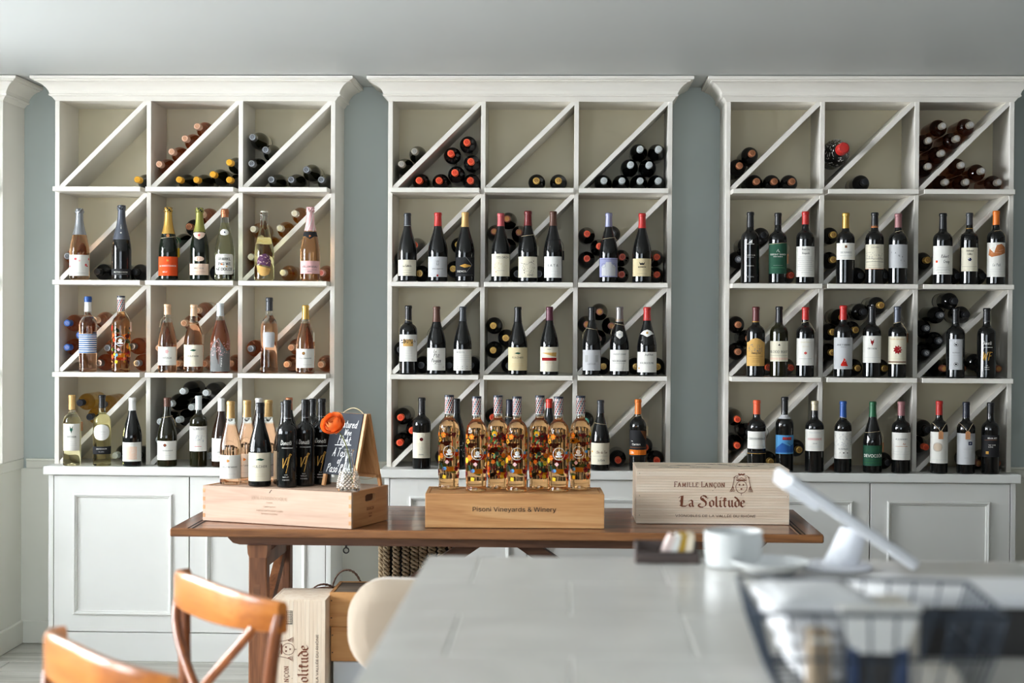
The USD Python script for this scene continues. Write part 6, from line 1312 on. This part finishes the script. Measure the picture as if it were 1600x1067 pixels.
def puffy(x0, x1, y0, y1, z0, z1, sag=.006, seed=1):
    n = 9; U, Vv = np.meshgrid(np.linspace(0, 1, n), np.linspace(0, 1, n), indexing='ij'); e = (np.minimum(np.minimum(U, 1 - U), np.minimum(Vv, 1 - Vv)) * 6).clip(0, 1) ** .6
    top = z1 - sag + sag * e + .5 * sag * (meshkit.noise(np.stack([U * 3, Vv * 3, 0 * U + seed], -1)) - .5); X, Y = x0 + (x1 - x0) * U, y0 + (y1 - y0) * Vv
    v = np.concatenate([np.stack([X, Y, top], -1).reshape(-1, 3), np.stack([X, Y, 0 * X + z0], -1).reshape(-1, 3)]); f = []; N = n * n
    for i in range(n - 1):
        for j in range(n - 1): a = i * n + j; f += [(a, a + n, a + n + 1), (a, a + n + 1, a + 1), (N + a, N + a + n + 1, N + a + n), (N + a, N + a + 1, N + a + n + 1)]
    ed = [(i * n) for i in range(n)] + [(n - 1) * n + j for j in range(1, n)] + [i * n + n - 1 for i in range(n - 2, -1, -1)] + [j for j in range(n - 2, 0, -1)]
    for p, q_ in zip(ed, ed[1:] + ed[:1]): f += [(p, N + p, q_), (q_, N + p, N + q_)]
    m = trimesh.Trimesh(v, np.array(f), process=False); m.fix_normals(); return m
z0 = BZ + .008
s = thing('napkin_stack', 'stack of folded white napkins at the back left of the wire basket', 'napkins', (2.570, -4.895, z0), (0, 0, 4))
for k in range(5): obj('napkin', puffy(-.038 - .010 * k, .040 + .002 * k, -.066 - .006 * k, .068 + .004 * k, .0215 * k, .0215 * k + .0212, .006, k), 'napkin', s, smooth=True)
s = thing('paper_packet', 'white paper packet with blue foot behind the front wires', 'packet', (2.612, -5.016, z0), (0, 0, 0))
obj('sleeve', cat_([trimesh.convex.convex_hull(np.array([(-.030, -.012, .050), (.030, -.012, .050), (-.030, .012, .050), (.030, .012, .050), (-.046, -.014, .104), (.052, -.014, .104), (-.046, .014, .104), (.052, .014, .104)]))]), 'packet_white', s)
for x0, x1 in ((-.036, -.022), (.020, .038)): obj('blue_edge', box(x0, x1, -.013, .012, .0, .056, .002), 'packet_blue', s)
obj('core', box(-.022, .020, -.010, .010, 0, .052, .002), 'packet_dark', s)
s = thing('kraft_packet', 'small brown packet in the left of the wire basket', 'packet', (2.545, -4.998, z0)); obj('sleeve', box(-.013, .013, -.028, .014, 0, .074, .003), 'kraft_box', s); obj('seal', box(-.013, .013, -.029, .015, .060, .068, .002), 'paper_cream', s)
s = thing('crumpled_paper', 'crumpled cream paper at the front right of the wire basket', 'paper', (2.676, -4.990, z0)); obj('sheet', puffy(-.042, .044, -.022, .022, 0, .030, .018, 4), 'paper_cream', s, smooth=True)
s = thing('paper_slip', 'stack of cream paper sheets beside the napkins in the basket', 'paper', (2.675, -4.880, z0), (0, 0, 4)); obj('sheet', puffy(-.045, .004, -.050, .040, 0, .092, .006, 2), 'paper_cream', s, smooth=True)
s = thing('bin', 'long black tray holding a white cloth, behind the wire basket', 'tray', (2.610, -4.765, BZ + .0004))
obj('body', cat_([box(0, .70, 0, .008, .004, .066, .002), box(0, .70, .212, .22, .004, .066, .002), box(0, .008, .008, .212, .004, .066, .002), box(.692, .7, .008, .212, .004, .066, .002), box(0, .70, 0, .22, 0, .005)]), 'packet_dark', s)
s = thing('folded_cloth', 'white cloth folded in the long black tray', 'cloth', (2.610, -4.765, BZ + .006)); obj('cloth', puffy(.012, .688, .012, .208, 0, .076, .010, 6), 'napkin', s, smooth=True)

# ------------------------------------------------------------------ upholstered chair beyond the bar
mat('upholstery', {'t': ('texture_coordinate', {}), 'n': ('noise_texture', dict(scale=90.0, detail=2.0)), 'b': ('bump', dict(strength=.2, distance=.002)), 'p': ('principled_bsdf', dict(base_color=srgb(170, 154, 134), roughness=.8, sheen_weight=.3))}, [('t.object', 'n.vector'), ('n.fac', 'b.height'), ('b.normal', 'p.normal')])
wood('stool_wood', srgb(96, 66, 44), srgb(120, 86, 60), srgb(136, 100, 72), 'z', rough=.5)
t = thing('lounge_chair', 'beige upholstered chair with rounded back, half hidden by the bar edge', 'chair', (2.01, -2.86, 0))
P = rect(0, .700, .66, .25).buffer(-.105).buffer(.105, quad_segs=8); m = flat(P, .08); m = trimesh.Trimesh(*trimesh.remesh.subdivide_to_size(m.vertices, m.faces, .035)); v = np.array(m.vertices)
dst = np.array([P.exterior.distance(Point(a, b)) for a, b in v[:, :2]]); puff = np.clip(dst / .05, 0, 1) ** .5
z = (v[:, 2] - .04) * (.45 + .65 * puff); m.vertices = np.stack([v[:, 0], z + .35 * v[:, 0] ** 2, v[:, 1]], 1); m.merge_vertices(); m.fix_normals()
obj('backrest', m, 'upholstery', t, smooth=60)
m = manifold3d.Manifold.batch_hull([manifold3d.Manifold.sphere(.035, 16).translate((x, y, z)) for x in (-.24, .24) for y in (.06, .42) for z in (.40, .445)]); obj('seat', m, 'upholstery', t, smooth=50)
for x, y in ((-.22, .07), (.22, .07), (-.22, .41), (.22, .41)): obj('leg', tube(np.array([(x * 1.05, y, 0), (x, y, .38)]), [.014, .019], 10), 'stool_wood', t)
for x in (-.16, .16): obj('back_post', tube(np.array([(x, .055, .42), (x, .012, .66)]), .012, 8), 'stool_wood', t)

# ------------------------------------------------------------------ bentwood cross-back chairs
wood('chair_wood', srgb(168, 94, 32), srgb(194, 116, 46), srgb(208, 134, 62), 'x', rough=.30, scale=.8, coat=.4, coat_rough=.15)
wood('chair_post_wood', srgb(120, 66, 34), srgb(150, 86, 42), srgb(166, 100, 52), 'z', rough=.35, scale=.8, coat=.3)
def chair(label, loc, rz):
    t = thing('crossback_chair', label, 'chair', loc, (0, 0, rz), 'bentwood chairs at the lower left')
    Wd = .255; H = .94
    n = 21; u = np.linspace(-1, 1, n); X = Wd * u; Y = .075 * np.abs(u) ** 3; Zt = H - .020 * np.abs(u) ** 2.2; hh = .078 - .018 * np.abs(u) ** 2
    v = []; f = []
    sec = [(-.011, 0), (-.011, .85), (-.006, 1), (.006, 1), (.011, .85), (.011, 0), (.006, -.06), (-.006, -.06)]
    for i in range(n):
        for dy, k in sec: v.append((X[i], Y[i] + dy, Zt[i] - hh[i] + hh[i] * k))
    for i in range(n - 1):
        for s in range(8): a, b = i * 8 + s, i * 8 + (s + 1) % 8; f += [(a, b, b + 8), (a, b + 8, a + 8)]
    for s in range(1, 7): f += [(0, s + 1, s), ((n - 1) * 8, (n - 1) * 8 + s, (n - 1) * 8 + s + 1)]
    m = trimesh.Trimesh(np.array(v), np.array(f), process=False); m.fix_normals(); obj('top_rail', m, 'chair_wood', t, smooth=50)
    for s in (-1, 1):
        obj('back_post', tube(spline([(s * .205, -.02, 0), (s * .205, .03, .25), (s * .200, .055, .46), (s * .222, .058, .70), (s * .244, .072, .895)], 20), np.linspace(.017, .014, 20), 10), 'chair_post_wood', t, smooth=True)
        obj('cross_slat', tube(spline([(-s * .205, .035, .865), (-s * .12, .006, .78), (0, -.004 + .014 * s, .665), (s * .11, .02, .55), (s * .17, .05, .46)], 18), .0105, 8), 'chair_post_wood', t, smooth=True)
        obj('leg', tube(spline([(s * .205, .42, 0), (s * .19, .40, .25), (s * .175, .38, .445)], 10), .016, 10), 'chair_wood', t, smooth=True)
        obj('stretcher', tube(np.array([(s * .204, .03, .2), (s * .195, .405, .2)]), .009, 8), 'chair_wood', t, smooth=True)
    obj('stretcher', tube(np.array([(-.204, .03, .24), (.204, .03, .24)]), .009, 8), 'chair_wood', t, smooth=True)
    m = lathe([(0, .445), (.20, .445), (.215, .452), (.215, .464), (.20, .472), (0, .470)], 36); m.apply_translation([0, .235, 0]); obj('seat', m, 'chair_wood', t)
    return t
chair('brown bentwood cross-back chair nearer the table, at the lower left', (1.462, -3.575, 0), -54.8)
chair('brown bentwood cross-back chair nearest the camera, bottom left corner', (1.402, -4.26, 0), -52.5)
